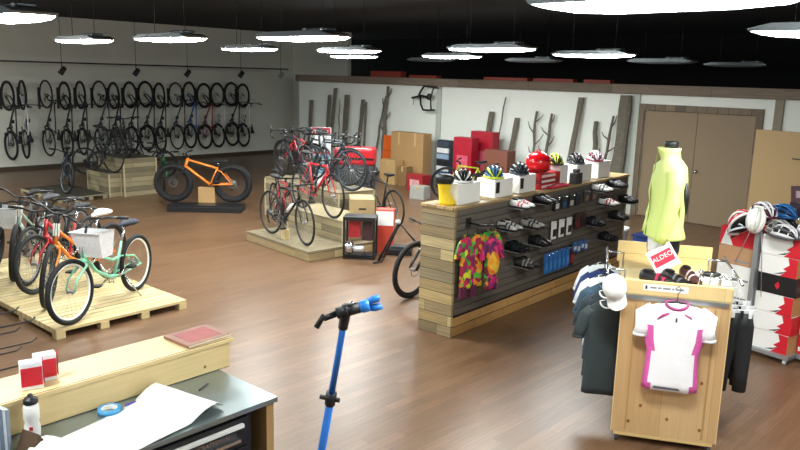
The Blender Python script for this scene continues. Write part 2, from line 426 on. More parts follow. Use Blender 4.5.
    wide = 1.6 if kind == 'cruiser' else 1.0
    secs = [(-.13, .055 * wide, .022, .012), (-.115, .07 * wide, .034, .014), (-.07, .068 * wide, .036, .010), (0, .04 * wide, .030, .004), (.06, .024, .026, .002), (.12, .020, .022, .0), (.145, .010, .014, -.004)]
    rs = []
    for x, hw2, hh, dz in secs:
        rs.append([sp + Vector((x, math.cos(2 * PI * j / 12) * hw2, dz + (math.sin(2 * PI * j / 12) * hh * (1.35 if kind == 'cruiser' else 1.1) * (.6 if math.sin(2 * PI * j / 12) > 0 else .9)))) for j in range(12)])
    b = B(); b.sm = True; b.rings(rs)
    sad = b.build('saddle', SD, root)
    b = B()
    for sy in (-.02, .02): b.tube([sp + Vector((-.10, sy, -.015)), sp + Vector((-.03, sy, -.035)), sp + Vector((.05, sy, -.035)), sp + Vector((.11, sy * .5, -.012))], .0035, 4)
    b.build('saddle_rails', CHROME, sad)
    # stem and bars
    b = B(); b.tube([ht, top], .017, 8)
    if kind == 'cruiser': clamp = top + axis * .10
    elif kind == 'road': clamp = top + Vector((.09, 0, .03))
    else: clamp = top + Vector((.07, 0, .03))
    b.tube([top - axis * .005, clamp], .015, 8)
    b.xf(rot).build('stem', BR, root)
    b = B(); g = []
    if kind == 'road':
        for sy in (-1, 1):
            b.tube([clamp, clamp + Vector((0, sy * .17, 0)), clamp + Vector((.02, sy * .205, 0)), clamp + Vector((.085, sy * .21, -.01)), clamp + Vector((.105, sy * .21, -.05)), clamp + Vector((.085, sy * .21, -.10)), clamp + Vector((.03, sy * .215, -.135)), clamp + Vector((-.04, sy * .215, -.14))], .0145, 7)
            g.append([(clamp + Vector((.075, sy * .21, 0)), clamp + Vector((.115, sy * .21, .035)), clamp + Vector((.125, sy * .21, .075))), .017, (clamp + Vector((.12, sy * .205, .05)), clamp + Vector((.14, sy * .20, -.02)), clamp + Vector((.125, sy * .20, -.09)))])
    else:
        if kind == 'cruiser': pth = lambda sy: [clamp, clamp + Vector((.02, sy * .07, .02)), clamp + Vector((.05, sy * .16, .09)), clamp + Vector((0, sy * .27, .10)), clamp + Vector((-.12, sy * .31, .08)), clamp + Vector((-.22, sy * .33, .06))]
        elif kind == 'fat': pth = lambda sy: [clamp, clamp + Vector((0, sy * .09, .01)), clamp + Vector((-.01, sy * .2, .03)), clamp + Vector((-.05, sy * .36, .03))]
        else: pth = lambda sy: [clamp, clamp + Vector((0, sy * .08, 0)), clamp + Vector((0, sy * .15, .025)), clamp + Vector((-.04, sy * .33, .03))]
        for sy in (-1, 1):
            pp = pth(sy); b.tube(pp, .0125, 7)
            e, e0 = pp[-1], pp[-2]; d = (e - e0).normalized()
            g.append([(e - d * .12, e + d * .005), .017, (e - d * .13 + Vector((.02, 0, -.005)), e - d * .10 + Vector((.05, 0, -.015)), e - d * .02 + Vector((.045, 0, -.02)))])
    hbar = b.xf(rot).build('handlebar', BR, root)
    for pts, r2, lev in g:
        B().tube(pts, r2, 8).xf(rot).build('grip' if kind != 'road' else 'brake_hood', GR, hbar)
        B().tube(lev, .005, 4).xf(rot).build('brake_lever', BLK if kind != 'cruiser' else CHROME, hbar)
    b = B()
    for sy in (-1, 1):
        b.tube([clamp + Vector((.06, sy * .12, .01)), clamp + Vector((.13, sy * .06, .03)), clamp + Vector((.10, sy * .01, -.08)), hb + Vector((.02, sy * .02, 0))], .003, 4)
    b.xf(rot).build('brake_cable', BLK, hbar)
    if basket:
        b = B(); c0 = clamp + Vector((-.17, .09, -.27))
        lower, upper = [], []
        for zz, hx, hy in ((0, .09, .13), (.10, .11, .155), (.20, .13, .18), (.21, .14, .19)):
            pass
        def rect(z, hx, hy): return [c0 + Vector((hx + .08 + x, y, z)) for x, y in ((-hx, -hy), (hx, -hy), (hx, hy), (-hx, hy))]
        b.rings([rect(-.04, .08, .13), rect(.08, .10, .15), rect(.22, .12, .175), rect(.23, .13, .185), rect(.225, .113, .165), rect(-.02, .075, .12)], cap=True)
        b.xf(rot).build('basket', M('e9eaec', .6, bump=.9, scale=60, var=.15), root)
    if tag_card:
        b = B(); c0 = clamp + Vector((.03, 0, -.10)); b.box(c0.x + .06, c0.x + .064, -.035, .035, c0.z - .12, c0.z + .02); b.xf(rot).build('price_card', M('f2f2ea', .6), root)
    if fender:
        FM = M(fender, .35)
        for c, a0, a1, mt, nm in ((Vector((0, 0, R)), .4, 3.3, Matrix.Identity(4), 'rear_fender'), (fr_ax, .5, 2.9, rot, 'front_fender')):
            b = B(); rs = []
            for i in range(15):
                a = a0 + (a1 - a0) * i / 14; q = R + .012; d = Vector((math.cos(a), 0, math.sin(a)))
                rs.append([c + d * q + Vector((0, -.03, 0)) - d * .012, c + d * (q + .008), c + d * q + Vector((0, .03, 0)) - d * .012, c + d * (q + .003)])
            b.rings(rs); b.xf(mt).build(nm, FM, root)
    if bottle:
        c0 = bb.lerp(hb, .45) + Vector((-.02, 0, .05)); d = (hb - bb).normalized()
        b = B(); b.tube([c0 - d * .08, c0 + d * .06, c0 + d * .075, c0 + d * .10], [.034, .034, .018, .016], 10); b.build('water_bottle_cage', M(bottle, .4), root)
    if stand:
        B().tube([Vector((.30, .03, R - .08)), Vector((.22, .17, .008))], .009, 6).build('kickstand', CHROME, root)
    return root
def bike_at(name, label, rear, front, z, **k):
    rx, ry = rear; fxx, fyy = front
    d = math.atan2(fyy - ry, fxx - rx); wb = math.hypot(fxx - rx, fyy - ry)
    k.setdefault('wb', wb)
    return bike(name, label, (rx, ry, z), d, **k)

# sixteen bikes hung upright on the left wall
HY = [6.8, 7.22, 7.73, 8.21, 8.65, 9.11, 9.55, 9.98, 10.42, 10.91, 11.38, 11.84, 12.3, 12.78, 13.27, 13.72]
hf = ['2a2c2e', 'd8dadc', '1c1d20', '2b2d30', '33363a', '4a4f55', '1c1d20', '20302c', '26282b', '2a3a34', '34373a', '2f62a8', '8e2a26', 'cfd3d6', '1c1d20', 'd9dcdf']
ords = ['first', 'second', 'third', 'fourth', 'fifth', 'sixth', 'seventh', 'eighth', 'ninth', 'tenth', 'eleventh', 'twelfth', 'thirteenth', 'fourteenth', 'fifteenth', 'last']
fname = {'2f62a8': 'blue', '8e2a26': 'dark red', 'd8dadc': 'silver-white', 'cfd3d6': 'pale silver', 'd9dcdf': 'white', '20302c': 'dark green', '2a3a34': 'dark green', '4a4f55': 'grey'}
hr = Matrix(((0, 0, 1), (0, -1, 0), (1, 0, 0))).to_4x4()
protoA = bike('mountain_bike', 'x', (0, 0, 0), 0, frame=hf[0], tyre_r=.030, R=.375, wb=1.22, kind='mtb', lo=True, rim='1d1e20')
protoB = bike('road_bike', 'x', (0, 0, 0), 0, frame=hf[0], tyre_r=.020, R=.365, wb=1.22, kind='road', lo=True, rim='1d1e20')
for i, y in enumerate(HY):
    src = protoB if i in (2, 5, 10) else protoA
    o = src if i in (0, 2) else copy_tree(src)
    rz = math.radians([4, -7, 3, 0, -4, 5, -3, 2, 6, -5, 3, -2, 4, 0, 2, -3][i])
    o.matrix_world = Matrix.Translation((-20.25, y, .31 + .37 + .02 * (i % 3))) @ Matrix.Rotation(rz, 4, 'Z') @ hr
    tag(o, '%s bicycle hanging on the left wall, %s from the left in the row' % (fname.get(hf[i], 'black'), ords[i]) if i < 15 else
        'white-framed bicycle hanging at the right end of the row on the left wall', 'bicycle', 'bicycles hung on the left wall')
    for ch in o.children:
        if ch.name.startswith(('frame', 'fork')):
            if ch.name.startswith('frame') or i in (1, 13, 15, 11):
                ch.material_slots[0].link = 'OBJECT'; ch.material_slots[0].material = M(hf[i], .35, var=.04)
    hk = thing('wall_hook', 'small steel wall hook holding the %s bicycle of the hung row' % ords[i], 'hook', (WX, y, 2.0), 0, 'wall hooks for hung bicycles')
    B().box(.001, .008, -.03, .03, -.45, .10).build('back_plate', SATIN, hk)
    B().tube([(.006, 0, .02), (.12, 0, .02), (.16, 0, .05), (.16, 0, .09)], .006, 6).build('hook_arm', SATIN, hk)

# ------------------------------------------------------------------ pallets and crates
def pallet(label, p0, rz, lx, ly, h=.14, mat=None, name='wooden_pallet'):
    """p0 = corner, boards along local y, blocks beneath"""
    t = thing(name, label, 'pallet', (*p0, 0), rz)
    b = B(); n = max(3, round(lx / .125)); wdt = lx / n
    for i in range(n): b.box(i * wdt + .004, (i + 1) * wdt - .004, 0, ly, h - .03, h)
    b.build('deck_boards', mat or PALLET, t)
    b = B()
    for i in range(4):
        y = i * (ly - .09) / 3
        b.box(0, lx, y, y + .09, h - .055, h - .031)
    b.build('stringer_boards', mat or PALLET, t)
    for i in range(4):
        for j in range(max(3, round(lx / .6))):
            nn = max(3, round(lx / .6)) - 1
            B().box(j * (lx - .1) / nn, j * (lx - .1) / nn + .1, i * (ly - .09) / 3, i * (ly - .09) / 3 + .09, 0, h - .056).build('block', mat or PALLET, t)
    return t
# big pallet of cruisers: right corner (-7.31,4.23)
pallet('large pale wooden pallet platform under the cruiser bikes', (-10.50, 2.64), math.radians(2.5), 3.24, 1.47, .10)
def crate(label, cx, cy, rz, sx, sy, z0, z1, mat=GREYWOOD):
    t = thing('wooden_crate', label, 'crate', (cx, cy, z0), rz)
    h = z1 - z0
    b = B(); b.box(-sx / 2, sx / 2, -sy / 2, sy / 2, 0, h - .022).build('body', mat, t)
    b = B(); b.box(-sx / 2 - .008, sx / 2 + .008, -sy / 2 - .008, sy / 2 + .008, h - .02, h).build('top_board', mat, t)
    for sxx in (-1, 1):
        for syy in (-1, 1):
            b = B(); b.box(sxx * (sx / 2 + .004) - .012, sxx * (sx / 2 + .004) + .012, syy * (sy / 2 + .004) - .012, syy * (sy / 2 + .004) + .012, 0, h - .021)
            b.build('corner_batten', M('b5a888', .7), t)
    return t
# display by the left wall
pallet('low pallet under the small display bike beside the crates near the left wall', (-16.6, 5.82), math.radians(3), 1.75, 1.0, .10, GREYWOOD)
crate('tall grey-wood crate beside the orange fat bike', -15.35, 7.60, math.radians(3), 1.0, .74, 0, .80)
crate('lower grey-wood step crate left of the tall crate by the left wall', -15.4, 7.085, math.radians(3), .9, .25, 0, .50)
bike_at('road_bike', 'small dark bicycle standing on the low pallet left of the grey crates', (-16.2, 6.70), (-15.3, 6.22), .10, frame='2c3a40', kind='mtb', tyre_r=.022, rim='77797c', lo=True, steer=.5)
bike_at('road_bike', 'dark bicycle with front wheel on the lower step crate', (-15.75, 7.07), (-14.98, 7.10), .502, frame='1f2f35', kind='road', lo=True, steer=.2)
bike_at('mountain_bike', 'dark bicycle with white tyre label standing on the tall grey crate', (-15.75, 7.6), (-15.0, 7.45), .80, frame='26292c', kind='mtb', tyre_r=.02, R=.3, lo=True)
bike_at('city_bike', 'green bicycle standing on the floor behind the orange fat bike', (-15.9, 8.75), (-15.0, 8.25), 0, frame='2f8a4f', kind='mtb', tyre_r=.024, R=.33, lo=True, rim='30a060')
bike_at('mountain_bike', 'black bicycle on the floor by the left wall, behind the grey crates', (-17.6, 8.0), (-16.7, 8.5), 0, frame='1d1f22', kind='mtb', tyre_r=.024, lo=True, steer=.2)
bike_at('mountain_bike', 'dark grey bicycle standing on the floor beneath the hung row, left of the green one', (-17.9, 9.0), (-17.0, 9.4), 0, frame='3a4044', kind='mtb', tyre_r=.024, lo=True)
bike_at('road_bike', 'slim black bicycle parked against the left wall under the hung row', (-18.6, 8.1), (-17.9, 8.8), 0, frame='202326', kind='road', tyre_r=.018, lo=True, steer=.3)
# fat bike
t = thing('display_plinth', 'low black plinth under the orange fat bike', 'plinth', (-12.45, 7.72, 0), math.radians(45))
B().box(-.70, .70, -.22, .22, 0, .10).build('base', BLK, t, bevel=.005); B().box(-.70, .70, -.17, .17, .101, .125).build('top_tray', SATIN, t)
t = B(); t.box(-.17, .15, -.05, .05, 0, .30); o = t.build('cardboard_box', CARD, None, (-12.62, 7.85, .126), math.radians(45)); tag(o, 'small cardboard box propping the orange fat bike on its plinth', 'box')
bike_at('fat_bike', 'orange fat-tyre bike standing on the black plinth', (-12.28, 8.20), (-13.06, 7.38), .126, frame='f58a33', kind='fat', tyre_r=.052, R=.375, fork='1a1b1c', rim='202123')

# cruisers on the big pallet
Z = .102
bike_at('cruiser_bike', 'mint green cruiser with white rims and a white front basket at the pallet edge', (-8.02, 4.02), (-7.33, 2.98), Z, frame='8fd6b4', kind='cruiser', tyre_r=.026, R=.335, rim='eeeeea', saddle='1c2433', basket=True, stand=True, steer=-.12)
bike_at('cruiser_bike', 'orange cruiser with a white saddle next to the mint green one', (-8.73, 4.05), (-8.06, 3.0), Z, frame='e8842c', kind='cruiser', tyre_r=.026, R=.345, rim='2a2b2d', saddle='f0eeea', fork='e8842c', tag_card=True, steer=.42, stand=True)
bike_at('cruiser_bike', 'red step-through cruiser with a black saddle, third from the right on the pallet', (-9.33, 4.05), (-8.62, 3.12), Z, frame='b3242e', kind='cruiser', tyre_r=.024, R=.345, rim='3a3b3d', saddle='17181a', steer=-.08, stand=True)
bike_at('city_bike', 'dark bicycle with a black saddle and wide bars between the red and grey-green ones', (-9.85, 4.15), (-9.05, 3.2), Z, frame='2a2d30', kind='mtb', tyre_r=.022, R=.35, rim='8a8c8f', saddle='17181a', steer=.1, stand=True)
bike_at('cruiser_bike', 'pale grey-green cruiser with a headset price card near the left edge of the photo', (-10.2, 4.0), (-9.35, 3.12), Z, frame='9fb3a6', kind='cruiser', tyre_r=.03, R=.35, rim='1f2022', saddle='3a3a3c', tag_card=True, steer=.35, stand=True)
bike_at('mountain_bike', 'black bicycle with a pale blue front bag behind the grey-green cruiser', (-10.65, 4.0), (-9.85, 3.05), Z, frame='1d1e20', kind='mtb', tyre_r=.03, R=.36, rim='1f2022', steer=.2, basket=True, stand=True)
bike_at('mountain_bike', 'black mountain bike partly cut by the left edge of the photo', (-9.2, 2.6), (-8.35, 1.9), 0, frame='1d1e20', kind='mtb', tyre_r=.028, R=.35, rim='1f2022', steer=.1, stand=True)

# centre display
t = thing('display_platform', 'low wooden platform under the road bikes in the middle of the shop', 'platform', (-9.82, 6.80, 0), math.radians(-5))
B().box(0, 1.75, 0, 1.35, 0, .118).build('platform_body', RECLAIM, t); b = B()
for i in range(10): b.box(i * .175 + .003, i * .175 + .172, -.01, 1.36, .119, .15)
b.build('deck_boards', GREYWOOD, t)
crate('long middle-height grey-wood crate on the centre pallet', -8.95, 7.80, math.radians(-5), 1.5, .62, .15, .47)
crate('tallest long grey-wood crate at the back of the centre display', -10.25, 8.62, math.radians(-5), 2.3, .74, 0, .72)
t = thing('cardboard_box', 'cardboard box with a hand hole at the right end of the centre display', 'box', (-8.52, 8.10, 0), math.radians(50))
B().box(-.19, .19, -.01, .5, 0, .70).build('carton', M('a8946c', .8, var=.1, scale=8), t)
B().prism([(-.05, .0), (.05, .0), (.065, .015), (.05, .03), (-.05, .03), (-.065, .015)], -.014, -.008).xf(Matrix.Translation((0, 0, .53))).build('hand_hole', BLK, t)
bike_at('road_bike', 'black road bike standing at the front of the centre pallet', (-9.42, 6.98), (-8.42, 6.86), .15, frame='1b1c1e', kind='road', tyre_r=.015, R=.345, bottle='e8e8e4', rim='3a3a3c', steer=-.15)
o = B().box(-.05, .05, -.04, .04, 0, .16).build('wood_block', PALLET, None, (-8.95, 6.90, .15), -.1); tag(o, 'small upright wood block beside the black road bike pedals', 'wood block')
bike_at('road_bike', 'red road bike standing on the middle crate of the centre display', (-9.50, 7.66), (-8.50, 7.46), .472, frame='c3202c', kind='road', tyre_r=.015, R=.345, bottle='f0f0ec', rim='3a3a3c')
bike_at('road_bike', 'dark blue road bike standing on the tallest crate near its right end', (-10.1, 8.42), (-9.16, 8.44), .722, frame='1e2734', kind='road', tyre_r=.016, R=.345, rim='33475c', steer=.1)
bike_at('road_bike', 'dark grey road bike on the back edge of the tallest crate', (-10.6, 8.86), (-9.65, 8.80), .722, frame='55585c', fork='1d1e20', kind='road', tyre_r=.015, R=.335, steer=.5)
bike_at('road_bike', 'black bicycle on the floor at the right behind the centre crates', (-8.98, 9.30), (-9.95, 9.55), 0, frame='202226', kind='road', tyre_r=.016, R=.345, rim='33353a')
bike_at('mountain_bike', 'dark red bicycle on the tallest crate at its far left end', (-10.45, 8.62), (-11.35, 8.84), .722, frame='a3202b', kind='mtb', tyre_r=.022, R=.35, steer=.4)
bike_at('road_bike', 'black road bike on the tallest crate, second from its left end', (-10.25, 8.35), (-11.25, 8.58), .722, frame='22252a', kind='road', tyre_r=.015, R=.345)
bike_at('road_bike', 'dark green road bike on the tallest crate, between the black and dark blue ones', (-10.75, 8.80), (-9.85, 8.40), .722, frame='1f2c28', kind='road', tyre_r=.015, R=.345, steer=.2)
bike_at('road_bike', 'dark red road bike on the floor left of the centre crates', (-10.9, 8.15), (-9.95, 7.75), 0, frame='94202a', kind='road', tyre_r=.015, R=.345)
bike_at('mountain_bike', 'black mountain bike near the leaning boards left of the orange board', (-14.1, 12.8), (-13.5, 12.1), 0, frame='1b1c1e', kind='mtb', tyre_r=.022, R=.36, lo=True, steer=.3)

# banner display and red cooler behind the bikes
t = thing('display_board', 'tall red and white product display board behind the centre bikes', 'display board', (-12.2, 10.35, 0), math.radians(35))
B().box(-.22, .22, -.03, .03, 0, 1.52).build('panel', M('e8ecf0', .4), t)
B().box(-.22, .22, -.035, -.031, 1.36, 1.52).build('header', RED, t); B().box(-.20, .20, -.035, -.031, .55, .95).build('picture', M('7fb4dc', .4, var=.5, scale=8), t)
B().box(-.22, .22, -.034, -.031, .96, 1.02).build('stripe', RED, t)
B().box(-.3, .3, -.2, .2, 0, .03).build('foot', BLK, t)
for q, (xa, xb) in enumerate(((-.17, -.02), (.0, .08), (.10, .17))): B().box(xa, xb, -.037, -.0352, 1.41, 1.47).build('header_mark', WHITE, t)
t = thing('tool_case', 'big red rounded case behind the dark blue road bike', 'case', (-10.95, 10.2, 0), math.radians(38))
B().box(-.38, .38, -.2, .2, .0, .88).build('stand', DGREY, t); B().box(-.40, .40, -.22, .22, .881, 1.22).build('case_body', RED, t, bevel=.05)
B().box(-.40, .40, -.226, -.2201, .99, 1.03).build('case_band', BLK, t); B().tube([(-.1, 0, 1.215), (-.08, 0, 1.26), (.08, 0, 1.26), (.1, 0, 1.215)], .012, 6).build('handle', BLK, t)

# trainer display and A-frame trainer
t = thing('trainer_display', 'black framed indoor trainer display with red boxes at the foot of the centre crates', 'trainer display', (-7.82, 7.40, 0), math.radians(38))
b = B()
for x in (-.22, .22):
    for y in (-.12, .16): b.box(x - .015, x + .015, y - .015, y + .015, 0, .60)
for z in (.02, .58):
    b.box(-.22, .22, -.135, -.105, z - .012, z + .012); b.box(-.22, .22, .145, .175, z - .012, z + .012); b.box(-.235, -.205, -.12, .16, z - .012, z + .012); b.box(.205, .235, -.12, .16, z - .012, z + .012)
b.build('frame', BLK, t)
B().box(-.205, .205, -.10, .14, .03, .05).build('bottom_shelf', BLK, t); B().box(-.235, .235, -.135, .175, .595, .62).build('top_panel', BLK, t)
B().box(-.17, .0, -.02, .12, .30, .55).build('product_box', M('a8242c', .4, var=.5, scale=14), t); B().box(.03, .18, -.02, .12, .26, .55).build('product_box', M('3a2022', .5, var=.6, scale=14), t)
t = thing('bike_trainer', 'silver and black fluid trainer unit standing inside the black display', 'bike trainer', (-7.80, 7.31, .05), math.radians(38))
B().lathe([(.01, -.06), (.085, -.055), (.095, -.02), (.095, .03), (.07, .06), (.02, .065)], (-.10, -.02, .12), 18, 'x').build('flywheel', CHROME, t)
B().lathe([(.01, -.08), (.05, -.075), (.05, .08), (.01, .085)], (.03, -.02, .10), 16, 'x').build('resistance_drum', M('d8dadb', .35, .6), t)
b = B(); b.tube([(-.17, -.06, .012), (.16, -.06, .012)], .012, 6); b.tube([(-.1, .09, .012), (-.1, -.06, .012), (-.1, -.02, .12)], .01, 6); b.tube([(.1, .09, .012), (.1, -.02, .12)], .01, 6); b.build('stand_leg', BLK, t)
t = thing('product_box', 'tall white and orange-red box stacked right of the trainer display', 'box', (-7.85, 7.95, 0), math.radians(38))
B().box(-.13, .13, -.10, .10, 0, .66).build('carton', M('cf4a35', .5, var=.25, scale=5), t); B().box(-.132, .132, -.103, -.1005, .42, .64).build('white_label', WHITE, t)
t = thing('folding_trainer', 'black folded A-frame bike trainer standing left of the shoe wall', 'bike trainer', (-7.22, 7.55, 0), math.radians(40))
b = B(); b.tube([(-.26, 0, .015), (.02, .02, .60), (.40, .05, .16)], .019, 8); b.tube([(-.20, .25, .015), (.03, .05, .58)], .015, 8); b.build('leg_tube', BLK, t)
B().tube([(-.32, -.1, .015), (-.22, 0, .015), (-.2, .25, .015), (-.28, .36, .015)], .014, 8).build('floor_tube', BLK, t)
B().lathe([(.02, -.04), (.045, -.035), (.045, .035), (.02, .04)], (.40, .05, .16), 12, 'y').build('foot_roller', M('b8bbbd', .4), t); B().ell((.01, .02, .60), .04, .04, .035).build('clamp_knob', M('b8bbbd', .4), t)
t = thing('saddle_bag', 'flat black parts tray on the floor behind the trainer display', 'tray', (-8.0, 8.02 - .35, 0), math.radians(38))
B().box(.32, .72, -.12, .12, 0, .10).build('tray_body', BLK, t, bevel=.02); B().box(.36, .68, -.09, .09, .101, .13).build('tray_lid', DGREY, t)
bike_at('mountain_bike', 'black mountain bike parked behind the shoe wall, only its front wheel visible', (-5.72, 7.52), (-5.92, 6.46), 0, frame='1b1c1e', kind='mtb', tyre_r=.03, R=.36, steer=.25, rim='1d1e20')
bike_at('mountain_bike', 'yellow-green bicycle on the floor beyond the shoe wall', (-9.65, 12.95), (-10.45, 12.45), 0, frame='b9c83a', kind='mtb', tyre_r=.022, R=.36)
bike_at('road_bike', 'black bicycle with blue accents beyond the white helmet boxes', (-8.55, 12.6), (-9.4, 12.3), 0, frame='27405e', kind='mtb', tyre_r=.022, R=.36)
bike_at('road_bike', 'black bicycle beyond the shoe wall in front of the leaning branches', (-7.95, 12.2), (-8.9, 11.8), 0, frame='1b1c1e', kind='mtb', tyre_r=.022, R=.36)

# ------------------------------------------------------------------ back wall props
def board(label, x, zt, wdt, lean=.0, dy=.3, th=.03, branchy=False, kind='board', xb=None):
    lean *= .55; dy = .18
    """a weathered length of wood leaning on the back wall; x,zt = top end"""
    n = 9; xb0 = x - lean; b = B(); r_ = random.Random(int(abs(x) * 100))
    base = Vector((xb0, WY - dy, 0)); topv = Vector((x, WY - .05 - th, zt)); pts = []
    for i in range(n):
        f = i / (n - 1); p = base.lerp(topv, f) - base
        if kind == 'branch': p += Vector((r_.uniform(-.03, .03), 0, 0))
        pts.append(p)
    if kind == 'branch':
        b.tube(pts, [wdt / 2 * (1.15 - .5 * i / n) + r_.uniform(-.004, .004) for i in range(n)], 8)
        if branchy:
            for k in range(5):
                p = pts[3 + k % 5]; s = -1 if k % 2 else 1
                q = p + Vector((s * r_.uniform(.1, .22), 0, r_.uniform(.15, .3)))
                b.tube([p, p.lerp(q, .5) + Vector((s * .03, -.01, 0)), q], [wdt * .25, wdt * .18, wdt * .1], 5)
    else:
        rs = []
        for i, p in enumerate(pts):
            e = wdt / 2 * (1 + r_.uniform(-.08, .08)); o_ = r_.uniform(-.01, .01)
            rs.append([p + Vector((-e + o_, -th / 2, 0)), p + Vector((-e * .6, -th, 0)), p + Vector((e * .6, -th, 0)), p + Vector((e + o_, -th / 2, 0)), p + Vector((e, th / 2, 0)), p + Vector((-e, th / 2, 0))])
        b.rings(rs)
    nm = 'tree_branch' if kind == 'branch' else 'wood_slab'
    o = b.build(nm, BARK, None, tuple(base)); tag(o, label, 'branch' if kind == 'branch' else 'wood slab', 'weathered wood leaning on the back wall')
    return o
board('short weathered slab, leftmost of the wood leaning on the back wall', -16.95, 1.88, .14)
board('grey slab leaning on the wall just left of the red and white display board', -16.15, 2.05, .12, .1)
board('narrow slab crossing behind the display board, taller of the left pair', -15.9, 2.25, .12, .3)
board('thin bare branch hanging below the crossing slabs on the back wall', -15.72, 1.95, .035, .0, kind='branch')
board('widest dark slab in the left group of leaning wood', -15.42, 2.08, .19, .08)
board('forked narrow slab right of the widest one in the left group', -14.78, 1.98, .11, .3)
board('thin pale batten next to the forked slab by the black bike', -14.66, 1.92, .05, 0)
board('tall knotty branch leaning just left of the orange board', -13.88, 2.36, .11, .12, kind='branch', branchy=True)
board('thin twisting branch crossing the tall knotty one', -13.95, 2.1, .05, .7, kind='branch')
board('short slab behind the red cartons, leftmost of the right group', -10.5, 1.88, .13, .3)
o = board('slim walking-stick branch with a hooked top', -10.12, 2.22, .04, .5, kind='branch')
board('short tapering slab right of the hooked branch', -9.78, 1.78, .11, .45)
board('thin twiggy branch left of the pair over the red helmet', -9.3, 1.95, .07, -.15, kind='branch', branchy=True)
board('thin twiggy branch right of the pair over the red helmet', -8.87, 1.92, .08, .35, kind='branch', branchy=True)
board('long slanted slab rising over the yellow helmet', -8.2, 2.29, .12, .45)
board('short thick branch behind the black helmet', -7.82, 1.82, .12, -.05, kind='branch')
board('forked branch left of the broad bark slab', -7.45, 1.95, .07, .3, kind='branch', branchy=True)
board('slanting branch crossing toward the broad bark slab', -7.22, 1.9, .06, .5, kind='branch')
board('broad bark slab standing at the right end of the shoe wall', -7.18, 2.37, .24, .12, th=.06)

def carton(name, label, x, y, z, sx, sy, sz, mat, rz=0, tape=True, cat='box', group=None, lab=None):
    t = thing(name, label, cat, (x, y, z), rz, group)
    B().box(-sx / 2, sx / 2, -sy / 2, sy / 2, 0, sz).build('carton', mat, t, bevel=.004)
    if tape:
        b = B(); b.box(-.025, .025, -sy / 2 - .0015, sy / 2 + .001, sz - .001, sz + .001); b.box(-.025, .025, -sy / 2 - .0015, -sy / 2 - .0005, sz * .75, sz)
        b.build('packing_tape', M('c9a878', .3), t)
    if lab:
        B().box(-sx * .3, sx * .3, -sy / 2 - .002, -sy / 2 - .0006, sz * .3, sz * .7).build('printed_panel', M(lab, .5, var=.4, scale=12), t)
    return t
carton('cardboard_box', 'tall cardboard box, left of the two by the orange board', -12.90, 13.62, 0, .54, .3, 1.27, CARD)
carton('cardboard_box', 'tall cardboard box, right of the two by the orange board', -12.34, 13.60, 0, .55, .3, 1.27, CARD)
carton('cardboard_box', 'short cardboard box in front of the two tall ones', -12.92, 13.25, 0, .52, .3, .60, M('c3a06c', .8, var=.08, scale=6))
carton('cardboard_box', 'narrow dim cardboard box beside the short one', -12.40, 13.2, 0, .28, .22, .48, M('8a6a43', .8, var=.2, scale=6))
t = thing('orange_panel', 'bright orange board leaning on the back wall beside cardboard boxes', 'board', (-13.60, 13.76, 0))
B().box(-.17, .17, -.03, .03, 0, 1.12).xf(Matrix.Rotation(-.08, 4, 'X')).build('panel', M('ee6a24', .45), t); B().box(-.17, .17, -.032, -.031, .72, .74).xf(Matrix.Rotation(-.08, 4, 'X')).build('seam', M('c5501a', .5), t)
t = thing('magazine_rack', 'blue and white leaflet rack standing behind the red cartons', 'rack', (-11.65, 13.72, 0))
B().box(-.2, .2, 0, .15, 0, 1.15).build('rack_body', M('2a3546', .5), t)
for i in range(7):
    B().box(-.18, .18, -.03, -.001, .12 + i * .145, .235 + i * .145).xf(Matrix.Translation((0, 0, 0))).build('leaflet', M(('e5e9ec', '34507c', 'd8dde2', '1c2026', '8fa9c2', 'e5e9ec', '3a4654')[i], .5, var=.3, scale=20), t)
REDB = M('a5162b', .45, var=.15, scale=5)
carton('red_carton', 'tall red carton, nearer of the pair behind the yellow overshoe', -10.55, 12.55 + .65, .0, .52, .25, 1.32, REDB, 0, False, lab='c9566a')
carton('red_carton', 'tall red carton, farther of the pair behind the yellow overshoe', -10.35, 13.62, .0, .62, .25, 1.45, REDB, 0, False, lab='c9566a')
carton('brown_carton', 'reddish brown carton right of the tall red cartons', -9.72, 13.35, 0, .62, .3, 1.10, M('7d4a3a', .6, var=.12), 0, False)
carton('red_crate', 'low red box on the floor left of the shoe wall', -11.72, 12.95, 0, .50, .3, .38, M('a32a30', .5), 0, False, lab='d9a0a0')
carton('product_box', 'grey-white box on the floor just left of the yellow-green bike', -10.9, 12.1, 0, .35, .3, .28, M('a8a9a3', .6), .2)
# things on the ledge
OR = M('7d2d1c', .6, var=.2)
for x, l, wdt in ((-14.0, 'orange-red box at the left end of the ledge', 1.1), (-12.7, 'orange-red box on the ledge above the cardboard boxes', .9), (-10.2, 'orange-red box on the ledge above the hooked branch', 1.2), (-8.95, 'orange-red box on the ledge above the twiggy branches', 1.0), (-7.9, 'orange-red box on the ledge left of the bark slab', .6)):
    carton('storage_box', l, x, WY + .05, 2.586, wdt, .2, .07 if x > -13.5 else .15, OR, 0, False, group='orange-red boxes on the ledge')
